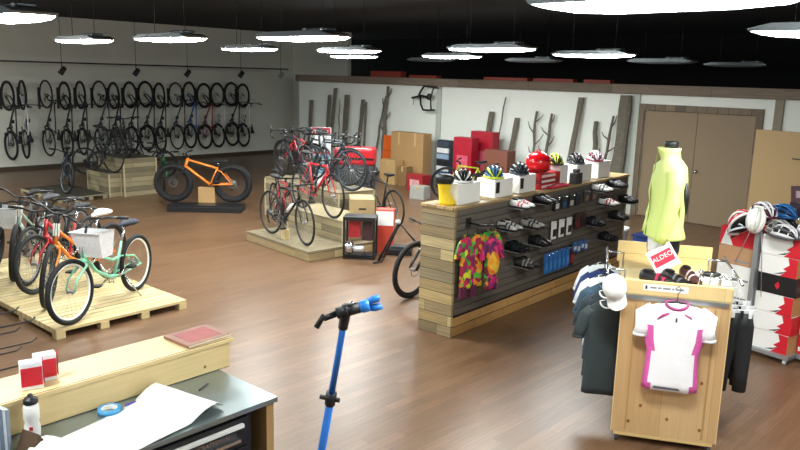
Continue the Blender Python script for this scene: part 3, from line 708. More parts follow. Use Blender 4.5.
# mounted bars
t = thing('mounted_handlebar', 'black drop handlebars mounted high on the back wall like antlers', 'handlebar', (-12.5, WY - .05, 2.1))
b = B(); b.tube([(.02, .0045, -.02), (.02, -.12, .04)], .02, 8); b.build('wall_bracket', BLK, t)
b = B(); b.tube([(-.42, -.12, .0), (-.25, -.12, .03), (-.12, -.12, .06), (.08, -.12, .04), (.22, -.12, .06)], .028, 8)
b.tube([(-.2, -.12, .05), (-.12, -.13, .18), (.0, -.14, .30), (.2, -.14, .29), (.42, -.13, .27)], .024, 8)
b.tube([(-.14, -.12, .03), (-.10, -.14, -.15), (-.02, -.14, -.28), (.14, -.14, -.28), (.34, -.13, -.27)], .024, 8)
b.tube([(.22, -.12, .05), (.26, -.13, .18), (.3, -.13, .27)], .02, 8); b.tube([(.20, -.12, .03), (.22, -.13, -.15), (.24, -.13, -.27)], .02, 8); b.build('bars', BLK, t)
B().tube([(-.36, -.12, .0), (-.35, -.14, -.18)], .008, 5).build('brake_lever', BLK, t)
B().ell((.16, -.13, .05), .07, .05, .08).build('clamp', BLK, t)
# right side: tan panel, wall box, tub
t = thing('tan_panel', 'large tan board standing right of the brown double door', 'board', (-4.3, 12.95, 0), math.radians(-6))
B().box(0, 3.2, -.03, .03, 0, 1.93).build('board', M('a98d62', .65, var=.06, scale=2), t)
B().box(.62, .95, -.045, -.031, 1.50, 1.52).build('handle', M('3a3026', .5), t)
t = thing('wall_speaker', 'small dark box fixed high on the wall at the right edge', 'speaker', (-3.62, WY - .18, 1.98)); B().box(-.15, .15, 0, .17, 0, .22).build('cabinet', BLK, t, bevel=.01); B().box(-.12, .12, -.006, -.001, .03, .19).build('grille', DGREY, t)
t = thing('plastic_tub', 'white plastic tub on the floor beyond the end of the shoe wall', 'tub', (-5.45, 10.7, 0)); B().lathe([(.10, 0), (.13, .01), (.16, .36), (.175, .37), (.17, .39), (.15, .38), (.12, .03), (.01, .02)], n=20).build('tub', M('cfd3d4', .4), t)
B().ring((0, 0, .40), .165, .008, 'z').build('rim', WHITE, t)
t = thing('blue_bin', 'blue bin on the floor beside the white plastic tub', 'bin', (-5.0, 10.85, 0)); B().box(-.2, .2, -.15, .15, 0, .30).build('bin_body', M('1c3f8c', .45), t, bevel=.02); B().box(-.215, .215, -.165, .165, .301, .33).build('lid', M('16306e', .45), t)

# ------------------------------------------------------------------ shoe wall gondola
GX, GY, GA = -4.69, 5.75, math.atan2(.23, 4)
GM = Matrix.Translation((GX, GY, 0)) @ Matrix.Rotation(GA, 4, 'Z')
def gp(s, z, off): return tuple(GM @ Vector((off, s, z)))
g = thing('slatwall_gondola', 'long grey slatwall display unit clad in reclaimed wood at its end', 'display unit', (GX, GY, 0), GA)
b = B(); z = .215
while z < 1.33:
    b.box(-.016, 0, .0, 4.05, z, min(z + .068, 1.335)); z += .075
b.box(-.03, -.017, 0, 4.05, .21, 1.335)
b.build('slat_panel', SLAT, g)
b = B(); b.box(-.385, -.37, 0, 4.05, .21, 1.335).build('back_panel', SLAT, g)
B().box(-.40, .012, 0.001, 4.05, 0, .205).build('base_board', planks('base_planks', ['b5894f', 'c69a5e', 'a67c48'], .102, .55, (0, 1, 0), (0, 0, 1), grain=.25), g)
B().box(-.41, .015, -.035, 0, 0, 1.335).build('end_panel', RECLAIM, g)
B().box(-.40, .01, 4.051, 4.085, 0, 1.335).build('end_panel', RECLAIM, g)
B().box(-.42, .025, -.045, 4.095, 1.336, 1.362).build('top_board', planks('top_planks', ['a58a5e', 'b79b6b', '937a54'], .11, 2.2, (0, 1, 0), (1, 0, 0), grain=.3), g)
TOPZ = 1.362
# ---- shoes
def shoe_mesh():
    secs = [(-.14, .022, .075, .015), (-.13, .034, .095, .004), (-.10, .038, .105, 0), (-.05, .038, .095, 0), (-.01, .038, .085, 0), (.04, .043, .066, 0), (.09, .046, .052, .002), (.12, .040, .044, .006), (.14, .022, .036, .014), (.147, .008, .026, .018)]
    rs = []
    for x, hw, h, z0 in secs:
        r = []
        for j in range(12):
            a = 2 * PI * j / 12; c, s_ = math.cos(a), math.sin(a)
            r.append(Vector((x, hw * (abs(c) ** .7) * (1 if c > 0 else -1) * (1 - .25 * max(0, s_)), z0 + .012 + (h - z0) * (.5 + .5 * s_))))
        rs.append(r)
    b = B(); b.sm = True; return b.rings(rs)
SHOE_CACHE = {}
def shoe(label, upper, accent, sole, mat4, group):
    key = (upper, accent, sole)
    if key not in SHOE_CACHE:
        t = thing('cycling_shoe', label, 'shoe', group=group)
        shoe_mesh().build('upper', M(upper, .35, var=.1), t)
        b = B(); rs = []
        for x, hw in ((-.14, .025), (-.11, .036), (-.03, .033), (.05, .044), (.11, .042), (.145, .018)): rs.append([Vector((x, -hw, 0)), Vector((x, hw, 0)), Vector((x, hw + .003, .016)), Vector((x, -hw - .003, .016))])
        b.rings(rs).build('sole', M(sole, .5), t)
        for x, zz, hh in ((.005, .088, .042), (.055, .066, .047)):
            b = B(); rs = []
            for i in range(7):
                a = PI * i / 6; p = Vector((x, math.cos(a) * hh, .03 + math.sin(a) * (zz - .018)))
                rs.append([p + Vector((-.011, 0, 0)), p + Vector((.011, 0, 0)), p + Vector((.011, 0, .003)), p + Vector((-.011, 0, .003))])
            b.rings(rs).build('strap', M(accent, .4), t)
        b = B(); b._ell(Vector((-.075, 0, .108)), .05, .026, .012, 12, 5); b.build('opening', M('0c0c0d', .9), t)
        SHOE_CACHE[key] = t
    else:
        t = copy_tree(SHOE_CACHE[key]); tag(t, label, 'shoe', group)
    t.matrix_world = mat4
    return t
def perch(label, s, z):
    t = thing('shoe_shelf', 'small clear shelf, ' + label, 'shelf', gp(s, z, 0), GA, 'small shoe shelves on the slatwall')
    B().box(.001, .20, -.10, .10, -.006, 0).build('shelf_plate', M('8f9294', .3, .2), t); B().box(.001, .006, -.13, .13, -.05, -.007).build('bracket', M('55585a', .4), t)
SHOES = [(1.05, 1.255, 'ecebe8', 'c83040', '1a1a1c', 'white shoes with red straps under the nearest white box'),
         (1.55, 1.25, '1b1b1d', '3a3a3c', '101012', 'black shoe pair right of the white ones under the helmet boxes'),
         (3.02, 1.24, 'e8e6e2', '2a2a2c', '1a1a1c', 'white and black shoes in the top row'),
         (3.48, 1.25, '1d1d20', '555558', '101012', 'black shoe pair at the top right of the slatwall'),
         (3.25, 1.03, 'efedea', 'b8202c', '1a1a1c', 'white red-strapped shoes in the second row'),
         (3.86, 1.00, '151517', '2c2c2e', '101012', 'black shoe pair at the far right end of the second row'),
         (1.30, 1.00, '9b9a96', '1f1f21', '151517', 'grey shoe pair left of the white hanging packs'),
         (.82, 1.04, 'b9b8b3', '2f2f31', '151517', 'pale silver shoes by the kids jerseys'),
         (2.90, .81, '232326', '6a6a6c', '101012', 'black shoe pair with grey straps in the middle row'),
         (3.60, .80, '18181a', '3f3f42', '101012', 'black shoe pair at the right of the middle row'),
         (1.00, .78, '121214', '25373a', '101012', 'black shoe pair directly right of the kids jerseys'),
         (1.50, .77, '1e1e21', '444447', '101012', 'black shoe pair left of the blue packs'),
         (3.32, .55, '161618', '57575a', '101012', 'black shoe pair lowest on the right'),
         (1.22, .56, '4a4845', 'b5b2ac', '151517', 'dark grey shoe pair with light straps lowest on the left')]
for s, z, c1, c2, c3, l in SHOES:
    perch(l, s, z)
    for k, (ds, an) in enumerate(((-.052, -.45), (.052, -.35))):
        shoe(l, c1, c2, c3, GM @ Matrix.Translation((.13, s + ds, z + .001)) @ Matrix.Rotation(.25 + an * .6, 4, 'Z') @ Matrix.Scale(.86, 4), l)
# arm with shoe
t = thing('jersey_hook', 'black arm sticking out of the slatwall above the kids jerseys', 'hook', gp(.22, 1.18, 0), GA)
B().tube([(.003, 0, 0), (.12, .06, -.02), (.16, .45, -.07)], .011, 6).build('arm', BLK, t); B().box(.001, .012, -.04, .04, -.05, .05).build('bracket', BLK, t)
# hanging packs
def pack(name, label, s, z, wdt, h, mat, acc, group, off=.04):
    t = thing(name, label, 'packet', gp(s, z, off), GA, group)
    B().box(-.012, .012, -wdt / 2, wdt / 2, -h, 0).build('packet_body', mat, t, bevel=.004)
    B().box(.0125, .0145, -wdt * .4, wdt * .4, -h * .85, -h * .45).build('printed_panel', acc, t)
    B().tube([(-off, 0, -.012), (.05, 0, -.008)], .003, 5).build('hook', CHROME, t)
for i, s in enumerate((1.93, 2.12, 2.31)):
    pack('accessory_packet', '%s of the three white hanging packets in the middle of the slatwall' % ('leftmost', 'middle', 'rightmost')[i], s, .98, .10, .22, WHITE, M('1f1f22', .5), 'white packets on the slatwall', .06)
for i, s in enumerate((1.98, 2.16, 2.34, 2.52)):
    pack('glove_packet', 'small dark packet in the top row, %s of four' % ('first', 'second', 'third', 'last')[i], s, 1.26, .10, .16, M('25303a', .5, var=.5, scale=40), M(('d8d8d4', '2d5c90', 'c8c8c4', '20262c')[i], .5), 'dark packets in the top slatwall row', .05)
for i, s in enumerate((2.55, 2.72)):
    pack('glove_packet', '%s dark red and black packet right of the white ones' % ('left', 'right')[i], s, 1.00, .12, .20, M('3a2226', .5, var=.5, scale=40), M(('7a2430', '26262a')[i], .5), 'dark red packets on the slatwall', .05)
for i, s in enumerate((2.75, 2.95)):
    pack('glove_packet', '%s small grey and black packet under the top shelf, middle' % ('left', 'right')[i], s, 1.27, .11, .15, M('4a4644', .5, var=.4, scale=40), M('8c6c60', .5), 'grey packets under the top shelf', .05)
BLUE = M('2a6fb8', .45)
for i in range(6):
    pack('tube_box', '%s blue hanging box in the lower left blue row' % ('first', 'second', 'third', 'fourth', 'fifth', 'last')[i], 1.72 + i * .105, .62 - .0 * i, .062, .25, BLUE, M('3f8ad0', .45), 'blue boxes low on the slatwall', .10)
for i in range(4):
    pack('tube_box', '%s blue and white hanging packet right of the blue boxes' % ('first', 'second', 'third', 'last')[i], 2.48 + i * .10, .64, .08, .12 + .03 * (i % 2), M('2f62a0', .45, var=.5, scale=20), M('d5dde4', .5), 'blue and white packets low on the slatwall', .07)
for i in range(2):
    pack('tube_box', '%s dark packet with a red stripe between the blue groups' % ('left', 'right')[i], 2.36 + i * .10, .60, .08, .26, M('2a1d20', .5), M('b02a30', .5), 'dark red striped packets low on the slatwall', .05)

# ---- garments
def shirt(name, label, cat, mat4, wd, h, mats, sleeve=.2, slw=.07, dep=.09, group=None, side=True, hanger=True, neckcol=None, taper=.88, longs=False, hem_lift=0):
    """shirt centred on x, hanging below z=0 (shoulder line), front faces -y"""
    t = thing(name, label, cat, group=group); t.matrix_world = mat4
    b = B(); b.sm = True; rs = []; n = 28; r_ = random.Random(hash(label) % 1000 if False else len(label))
    levels = [(0.0, .17, .35), (-.025, .30, .5), (-.06, .42, .75), (-.14, .47, 1), (-.25, .47, 1.1), (-.4, .45, 1.05), (-.55, .44 * taper / .88, 1), (-.75, .45 * taper / .88, 1), (-.92, .47 * taper / .88, .95), (-1, .475 * taper / .88, .9)]
    for lz, lw, ld in levels:
        ring = []
        for j in range(n):
            a = 2 * PI * j / n; c, s_ = math.cos(a), math.sin(a)
            wr = math.sin(a * 5 + lz * 9) * .006 + math.sin(a * 9 - lz * 14) * .003
            ring.append(Vector((math.copysign(abs(c) ** .8, c) * wd * lw, math.copysign(abs(s_) ** .8, s_) * dep * .5 * ld + wr, lz * h + (hem_lift * abs(c) if lz == -1 else 0))))
        rs.append(ring)
    b.rings(rs)
    if side:
        for f in b.bm.faces:
            c = f.calc_center_median()
            if abs(c.x) > wd * .31 and c.z < -.24 * h: f.material_index = 1
    b.build('body', mats, t)
    for sx in (-1, 1):
        sh = Vector((sx * wd * .35, 0, -.075 * h))
        if longs: pts = [sh, sh + Vector((sx * wd * .16, 0, -.12 * h)), sh + Vector((sx * wd * .2, 0, -.45 * h)), sh + Vector((sx * wd * .18, -.01, -.80 * h))]; rad = [slw, slw * .95, slw * .8, slw * .6]
        else: pts = [sh, sh + Vector((sx * wd * .14, 0, -.07 * h)), sh + Vector((sx * sleeve, 0, -.22 * h)), sh + Vector((sx * (sleeve + .015), 0, -.31 * h))]; rad = [slw * .8, slw, slw * .95, slw * .9]
        s2 = B().tube(pts, rad, 12); s2.xf(Matrix.Scale(dep / (2.0 * slw) * .9, 4, (0, 1, 0)))
        s2.build('sleeve', mats[0] if not longs else mats[-1], t)
        if not longs:
            e = pts[-1]; s3 = B(); s3.tube([e + Vector((0, 0, .012)), e + Vector((0, 0, -.008))], slw * .93, 12); s3.xf(Matrix.Scale(dep / (2.0 * slw) * .9, 4, (0, 1, 0)))
            s3.build('cuff', mats[0], t)
    b = B(); ring = [Vector((math.cos(2 * PI * j / 20) * wd * .165, math.sin(2 * PI * j / 20) * .04, .002 - .035 * max(0, -math.sin(2 * PI * j / 20)))) for j in range(20)]
    b.tube(ring, .012 if name == 'cycling_jersey' else .007, 6, closed=True); b.build('collar', neckcol or mats[0], t)
    if hanger:
        b = B(); b.tube([(-wd * .40, 0, -.05), (-wd * .2, 0, -.005), (0, 0, .015), (wd * .2, 0, -.005), (wd * .40, 0, -.05)], .009, 6)
        b.tube([(0, 0, .015), (0, 0, .07), (.02, 0, .10), (0, 0, .125), (-.02, 0, .105)], .003, 5); b.build('hanger', BLK, t)
    return t
kids = [pattern('kids_print_green', ['3fae3a', 'd5d832', '2f8a36', 'c21f4f', '8c1f55'], 20), pattern('kids_print_yellow', ['d9b52c', '58b03a', 'e08a28', '9c1a3c'], 19),
        pattern('kids_print_pink', ['c71f6e', 'a8206e', 'd8356f', '5c1f50'], 24), pattern('kids_print_mix', ['4cb648', 'e8902c', '2f8a36', '6c2a2a'], 20)]
kp = pattern('kids_print_orange', ['f0a028', 'e8782a', 'f2c038'], 14)
for i, (s, z, off, l) in enumerate(((.08, 1.07, .10, 'green and yellow kids jersey, leftmost on the slatwall end'), (.20, 1.08, .14, 'yellow and red kids jersey behind the pink one'), (.33, 1.04, .24, 'bright pink kids jersey with an orange front, foremost of the bunch'), (.50, 1.07, .10, 'green and orange kids jersey, rightmost of the bunch'))):
    t = shirt('kids_jersey', l, 'jersey', GM @ Matrix.Translation((off, s, z)) @ Matrix.Rotation(PI / 2 - .25, 4, 'Z') , (.17 if i != 2 else .19), .54 if i in (0, 1, 2) else .34, [kids[i], kids[(i + 1) % 4]], .055, .035, .07, 'kids jerseys on the slatwall', True, True)
    if i == 2: B()._ell(Vector((0, -.030, -.26)), .085, .022, .13, 14, 8).build('front_print', kp, t)
    if i < 3:
        B().box(-.09, -.01, -.03, -.0, -.64, -.52).build('leg_cuff', M('5a1a3c', .6), t) if i != 2 else None
    rail = B().tube([(0, 0, 0), (0, off, 0)], .004, 5); rail.bm.free()
# ---- helmets
def helmet(label, mat4, c1, c2, group=None, full=False, name='bike_helmet'):
    t = thing(name, label, 'helmet', group=group); t.matrix_world = mat4
    L_, W_, H_ = .145, .105, .125
    m1, m2 = M(c1, .25, var=.03), M(c2, .35, var=.03)
    B_ = B(); rs = []
    for i in range(8):
        t_ = (PI / 2) * i / 7; cr = max(.03, math.cos(t_))
        rs.append([Vector((L_ * .88 * cr * math.cos(2 * PI * j / 20), W_ * .88 * cr * math.sin(2 * PI * j / 20), H_ * .9 * math.sin(t_))) for j in range(20)])
    B_.sm = True; B_.rings(rs); B_.build('inner_liner', M('121315', .7), t)
    def pt(u, v, k=1.0):   # u: front-back angle 0..pi, v: lateral angle
        x = L_ * math.cos(u) * k; r = math.sin(u)
        return Vector((x, W_ * math.sin(v) * (r * .9 + .1) * k, H_ * r * math.cos(v) * k + .01))
    for vi, v in enumerate((-1.30, -.78, -.26, .26, .78, 1.30)):
        b = B(); b.sm = True; rr = []
        for i in range(13):
            u = .10 + (PI - .2) * i / 12; hw = .15 if not full else .27
            rr.append([pt(u, v - hw, .93), pt(u, v - hw * .8, 1.02), pt(u, v, 1.05), pt(u, v + hw * .8, 1.02), pt(u, v + hw, .93)])
        b.rings(rr); b.build('shell_rib', m1 if vi in (0, 2, 3, 5) else m2, t)
    b = B(); b.tube([Vector((L_ * math.cos(2 * PI * j / 24) * 1.0, W_ * math.sin(2 * PI * j / 24) * 1.0, .012)) for j in range(24)], .013, 7, closed=True); b.build('rim', m2, t)
    for u in (.9, 1.6, 2.3):
        b = B(); rr = []
        for i in range(9):
            v = -1.35 + 2.7 * i / 8
            rr.append([pt(u - .05, v, 1.0), pt(u, v, 1.035), pt(u + .05, v, 1.0), pt(u, v, .93)])
        b.rings(rr); b.build('cross_bridge', m1, t)
    b = B(); b.box(L_ * .95, L_ * 1.2, -.06, .06, .02, .03).xf(Matrix.Rotation(.1, 4, 'Y')); b.build('visor', m2, t)
    b = B(); b.tube([(.03, -.10, .02), (.02, -.08, -.0), (-.01, -.03, .003)], .004, 4); b.tube([(.03, .10, .02), (.02, .08, -.0), (-.01, .03, .003)], .004, 4); b.build('strap', BLK, t)
    return t
def hm(x, y, z, rz, tilt=0, s=1.0): return Matrix.Translation((x, y, z)) @ Matrix.Rotation(rz, 4, 'Z') @ Matrix.Rotation(tilt, 4, 'Y') @ Matrix.Scale(s, 4)
WB = M('f1f1ec', .5, var=.02)
def white_box(label, s, off, sx, sy, sz, dark=False):
    t = thing('helmet_box', label, 'box', gp(s, TOPZ, off), GA)
    B().box(-sx / 2, sx / 2, -sy / 2, sy / 2, 0, sz).build('carton', WB, t, bevel=.003)
    B().box(-sx / 2 + .01, sx / 2 - .01, -.002, .002, sz, sz + .0015).build('lid_seam', M('b9b9b2', .6), t)
    if dark: B().box(sx / 2 + .0006, sx / 2 + .002, -sy / 2 + .02, -sy / 2 + .09, sz * .25, sz * .85).build('black_window', BLK, t)
    return t
white_box('nearest white helmet box on the shoe wall, beside the yellow overshoe', .32, -.19, .24, .40, .21)
white_box('second white box with a black window on the shoe wall', .98, -.19, .24, .36, .20, True)
white_box('third white box with a black window on the shoe wall', 1.48, -.19, .24, .36, .20, True)
white_box('tall narrow white box under the yellow helmet', 2.35, -.19, .22, .20, .25)
white_box('wide white box under the black helmet', 2.88, -.19, .24, .42, .22)
white_box('farthest white box at the bark slab end of the shoe wall', 3.46, -.19, .24, .36, .22)
hh = [(.36, .21, '1c1d20', 'dcdcd8', 'black helmet with pale ribs on the nearest white box'), (.95, .20, '3f6e9a', 'c8d83a', 'blue and yellow-green helmet on the second white box'), (1.48, .20, '1b2026', '2f3a46', 'dark blue-black helmet on the third white box'),
      (2.30, .25, 'd5e03a', '17181a', 'yellow and black helmet on the tall narrow white box'), (2.86, .22, '191a1c', '303236', 'black helmet on the wide white box'), (3.40, .22, 'f0eef0', '7a2040', 'white and plum helmet on the farthest white box')]
for s, z, c1, c2, l in hh: x, y, zz = gp(s, TOPZ + z + .004, -.19); helmet(l, hm(x, y, zz, GA - .9, 0, 1.0), c1, c2)
# red stacked cartons with red full helmet
for i in range(3):
    z = TOPZ + i * .062; x, y, zz = gp(1.98, z, -.19)
    t = thing('red_box', '%s of the flat red boxes stacked under the round red helmet' % ('lowest', 'middle', 'topmost')[i], 'box', (x, y, zz), GA, 'flat red boxes under the red helmet')
    B().box(-.13, .13, -.24, .24, 0, .060).build('carton', RED if i != 1 else M('8c1622', .4), t); B().box(.1306, .132, -.20, .12, .015, .045).build('white_label', M('e8dcd8', .5), t)
x, y, z = gp(1.90, TOPZ + .19, -.19)
t = thing('full_helmet', 'round glossy red helmet on top of the flat red boxes', 'helmet', (x, y, z), GA)
B().lathe([(.02, 0), (.11, .005), (.145, .06), (.15, .12), (.135, .18), (.09, .225), (.03, .245), (.002, .247)], n=24).build('shell', M('d6141f', .12, var=.02), t)
b = B(); b.ring((0, 0, .035), .142, .010, 'z', 28, 6); b.build('edge_trim', M('7a0c14', .4), t)
for k in range(5):
    a = -.8 + k * .4; c = Vector((math.cos(a) * .135, math.sin(a) * .135, .15)); B()._ell(c, .02, .014, .008, 8, 5).build('vent', M('300608', .5), t)
B().tube([(-.03, -.05, .22), (0, 0, .275), (.03, .05, .22)], .008, 6).build('top_strap', RED, t)
t = thing('folded_jersey', 'flat red folded item lying on the shoe wall edge', 'garment', gp(2.12, TOPZ, -.02), GA); B().box(-.10, .04, -.22, .22, 0, .03).build('folded_cloth', M('c2203a', .7, bump=.4), t, bevel=.01); B().box(-.08, .02, -.1, .1, .031, .04).build('top_fold', M('a81830', .7), t)
t = thing('bottle_cluster', 'dark boxed item between the yellow helmet box and the red boxes', 'box', gp(2.58, TOPZ, -.03), GA); B().box(-.05, .05, -.08, .08, 0, .14).build('carton', M('2c2c2e', .5, var=.6, scale=30), t, bevel=.004); B().box(-.03, .03, -.05, .05, .141, .19).build('upper_block', M('3a3a3c', .5), t, bevel=.01)
x, y, z = gp(.06, TOPZ, -.19)
t = thing('overshoe_display', 'yellow and black overshoe standing at the near end of the shoe wall', 'overshoe', (x, y, z), GA + .4)
b = B(); b.sm = True
rs = []
for zz, hw, xo in ((0, .075, .02), (.03, .08, .03), (.07, .065, .01), (.14, .052, -.01), (.19, .06, -.01), (.215, .065, -.01)):
    rs.append([Vector((xo + math.cos(2 * PI * j / 16) * hw * 1.1, math.sin(2 * PI * j / 16) * hw * .8, zz)) for j in range(16)])
b.rings(rs).build('yellow_sleeve', M('ecc812', .55), t)
b = B(); b.sm = True; rs = []
for zz, hw in ((.216, .07), (.24, .085), (.28, .09), (.305, .075), (.315, .04)):
    rs.append([Vector((-.01 + math.cos(2 * PI * j / 16) * hw * 1.15, math.sin(2 * PI * j / 16) * hw * .8, zz)) for j in range(16)])
b.rings(rs).build('black_top', BLK, t)

# ------------------------------------------------------------------ H-shaped clothing stand
SX, SYY, SA = -2.415, 4.90, math.radians(28.7)
SM_ = Matrix.Translation((SX, SYY, 0)) @ Matrix.Rotation(SA, 4, 'Z')
def sp_(x, y, z): return tuple(SM_ @ Vector((x, y, z)))
st = thing('clothing_stand', 'pine clothing stand on castors with a jersey hung on its front panel', 'display stand', (SX, SYY, 0), SA)
H = 1.215; st.scale = (.955, 1, 1.03)
B().box(0, .76, 0, .025, .08, H - .10).build('front_panel', PINE_V, st)
B().box(.0, .76, -.002, .035, H - .099, H).build('front_top_rail', PINE, st)
for x in (-.006, .761): B().box(x, x + .006, .0, .03, .08, H).build('edge_banding', M('e0c48d', .5), st)
for x in (.10, .66):
    b = B(); b.box(x - .008, x + .008, -.004, -.001, .1, H - .16).build('upright_channel', M('b08c58', .5), st)
B().box(0.02, .74, -.022, -.003, H - .13, H - .10).build('metal_rail', ALU, st)
B().box(.14, .46, -.006, -.0025, H - .062, H - .016).build('label_strip', WHITE, st)
for xa, xb in ((.19, .235), (.245, .27), (.28, .335), (.345, .36), (.37, .43)): B().box(xa, xb, -.0072, -.0062, H - .045, H - .033).build('label_mark', M('8a8a8c', .6), st)
B().box(.155, .17, -.0075, -.0062, H - .052, H - .027).build('label_mark', BLK, st)
B().box(0, .76, .045, 1.33, H - .16, H - .135).build('top_shelf', PINE, st)
B().box(0, .80, 1.335, 1.36, .08, 1.04).build('back_panel', PINE_V, st)
B().box(-.02, .80, 1.33, 1.37, 1.045, 1.22).build('back_top_rail', PINE, st)
b = B(); b.box(.30, .46, .026, 1.334, .10, H - .161); b.build('center_panel', PINE_V, st)
B().box(.02, .74, .0, 1.34, .055, .079).build('base_plate', PINE, st)
for x in (.04, .72):
    for y in (.03, 1.30):
        c = B(); c.lathe([(.004, -.012), (.026, -.012), (.028, 0), (.026, .012), (.004, .012)], (x, y, .028), 14, 'x').build('castor', DGREY, st)
        B().box(x - .02, x + .02, y - .015, y + .015, .044, .054).build('castor_bracket', CHROME, st)
for x, nm in ((-.12, 'hanging_rail'), (.86, 'hanging_rail')):
    b = B(); b.tube([(x, .20, 1.20), (x, 1.10, 1.20)], .011, 8); s = 1 if x > 0 else -1
    for y in (.35, .95): b.tube([(x, y, 1.20), (x - s * .14, y, 1.20), (x - s * .14, y, 1.06)], .009, 6)
    b.build(nm, CHROME, st)
# knots
for x, z in ((.20, .30), (.40, .22), (.64, .17), (.12, .17), (.62, .52)):
    B()._ell(Vector((x, -.0015, z)), .012, .001, .014, 10, 4).build('knot', M('8a5a2c', .6), st)
# white and pink jersey on front
PINK = M('dd5fae', .6, bump=.3)
JW = M('f4f3f6', .65, bump=.5, scale=14, var=.03)
t = shirt('cycling_jersey', 'white short-sleeved jersey with pink sides on the front of the pine stand', 'jersey', SM_ @ Matrix.Translation((.365, -.075, H - .085)), .45, .64, [JW, PINK], .055, .056, .10, None, True, True, M('9a3a70', .6), taper=.78)
for sx in (-1, 1): B().tube([(sx * .05, -.048, -.06), (sx * .09, -.048, -.08), (sx * .13, -.038, -.12)], [.006, .009, .005], 6).build('chest_stripe', M('b0407c', .6), t)
B().box(-.006, .006, -.058, -.054, -.12, -.09).build('chest_mark', M('404048', .6), t)
B().box(-.11, .11, -.046, -.038, -.625, -.610).build('hem_band', M('55505a', .6), t)
# hanging tops on the left rail
tops = [(.98, 'e9ecef', .60, 'white T-shirt hanging farthest back on the left rail of the pine stand', 'f3f3f0'), (.86, '26386e', .62, 'navy T-shirt hanging on the left rail behind the blue-grey one', '26386e'),
        (.74, 'e4e8ea', .60, 'second white T-shirt hanging on the left rail', 'f0f0ee'), (.60, '3b5366', .64, 'blue-grey T-shirt hanging on the left rail', '3b5366'),
        (.46, '2f3a40', .70, 'dark charcoal T-shirt with a pale collar on the left rail', 'e8e8e4'), (.30, '353f41', .74, 'longest dark grey top, foremost on the left rail', 'dcdcd8')]
for y, c, h, l, nc in tops:
    shirt('hanging_top', l, 'shirt', SM_ @ Matrix.Translation((-.10 - .05 * (y - .3), y, .98 + .20 * (y - .3))) @ Matrix.Rotation(.1, 4, 'Z'), .30, h, [M(c, .8, bump=.4, scale=12)], .075, .05, .08, 'tops on the left rail of the pine stand', False, True, M(nc, .7))
pt_ = [(.30, 'black cycling tights, foremost on the right rail'), (.42, 'black cycling tights, second on the right rail'), (.55, 'black cycling tights, farthest on the right rail')]
for y, l in pt_:
    t = thing('cycling_tights', l + ' of the pine stand', 'tights', group='black tights on the right rail of the pine stand'); t.matrix_world = SM_ @ Matrix.Translation((.83, y, 1.03)) @ Matrix.Rotation(.1, 4, 'Z')
    b = B(); b.sm = True
    for sx in (-1, 1):
        rs = []
        for zz, hw, xo in ((-.03, .06, .04), (-.13, .075, .05), (-.34, .065, .06), (-.52, .055, .068), (-.64, .05, .07)):
            rs.append([Vector((sx * xo + math.cos(2 * PI * j / 14) * hw, math.sin(2 * PI * j / 14) * .028 + .004 * math.sin(zz * 20 + j), zz)) for j in range(14)])
        b.rings(rs)
    b.build('legs', M('191b1e', .7, bump=.3), t)
    b = B(); b.box(-.13, .13, -.006, .006, -.035, -.005); b.tube([(0, 0, -.005), (0, 0, .09), (.022, 0, .115), (0, 0, .14), (-.02, 0, .12)], .003, 5); b.build('clip_hanger', M('d8dadb', .3), t)
    for xx in (-.09, -.04, .02, .08): B().box(xx - .012, xx + .012, -.035, -.029, -.06, -.005).build('hanger_clip', WHITE if xx != .02 else BLK, t)
# cap
t = thing('baseball_cap', 'white baseball cap hooked on the left front corner of the pine stand', 'cap'); t.matrix_world = SM_ @ Matrix.Translation((-.06, -.03, H - .02)) @ Matrix.Rotation(-.3, 4, 'Z') @ Matrix.Rotation(1.25, 4, 'X') @ Matrix.Rotation(.3, 4, 'Z')
b = B(); b.sm = True; rs = []
for i in range(8):
    a = (PI / 2) * i / 7; cr = max(.03, math.cos(a) ** .8)
    rs.append([Vector((.085 * cr * math.cos(2 * PI * j / 20), .098 * cr * math.sin(2 * PI * j / 20), .12 * math.sin(a))) for j in range(20)])
b.rings(rs).build('crown', M('efefec', .7), t)
b = B(); rs = []
for i in range(9):
    a = -.95 + 1.9 * i / 8
    p0 = Vector((math.sin(a) * .085, -math.cos(a) * .09, .004)); p1 = Vector((math.sin(a) * .085, -.07 - math.cos(a) * .10, -.012 + .012 * math.cos(a)))
    rs.append([p0, p1, p1 + Vector((0, 0, .004)), p0 + Vector((0, 0, .004))])
b.rings(rs).build('brim', M('e6e6e2', .7), t); B()._ell(Vector((0, 0, .122)), .009, .009, .005, 8, 4).build('top_button', WHITE, t)

# mannequin with the hi-vis jacket
NEON = M('d6e88a', .55, bump=.35, scale=10, var=.05)
mm = thing('torso_mannequin', 'black torso mannequin standing on the pine stand shelf', 'mannequin'); MZ = (H - .134) * 1.03
mm.matrix_world = SM_ @ Matrix.Translation((.31, .80, MZ + .12)) @ Matrix.Rotation(math.radians(-80), 4, 'Z')
def loft(b, secs, n=24):
    rs = []
    for z, wx, wy, ox, oy in secs: rs.append([Vector((ox + wx * math.cos(2 * PI * j / n), oy + wy * math.sin(2 * PI * j / n), z)) for j in range(n)])
    b.sm = True; return b.rings(rs)
loft(B(), [(0.012, .10, .075, 0, 0), (.03, .15, .10, 0, 0), (.18, .165, .115, 0, .0), (.30, .15, .10, 0, 0), (.42, .135, .09, 0, 0), (.60, .165, .11, 0, 0), (.72, .17, .10, 0, 0), (.80, .10, .07, 0, 0), (.84, .055, .055, 0, 0), (.93, .052, .052, 0, -.01), (.955, .056, .056, 0, -.012), (.96, .05, .05, 0, -.012)]).build('torso', BLK, mm)
B().lathe([(.12, -.13), (.12, -.122), (.02, -.119), (.02, .03)], n=20).build('base', SATIN, mm)
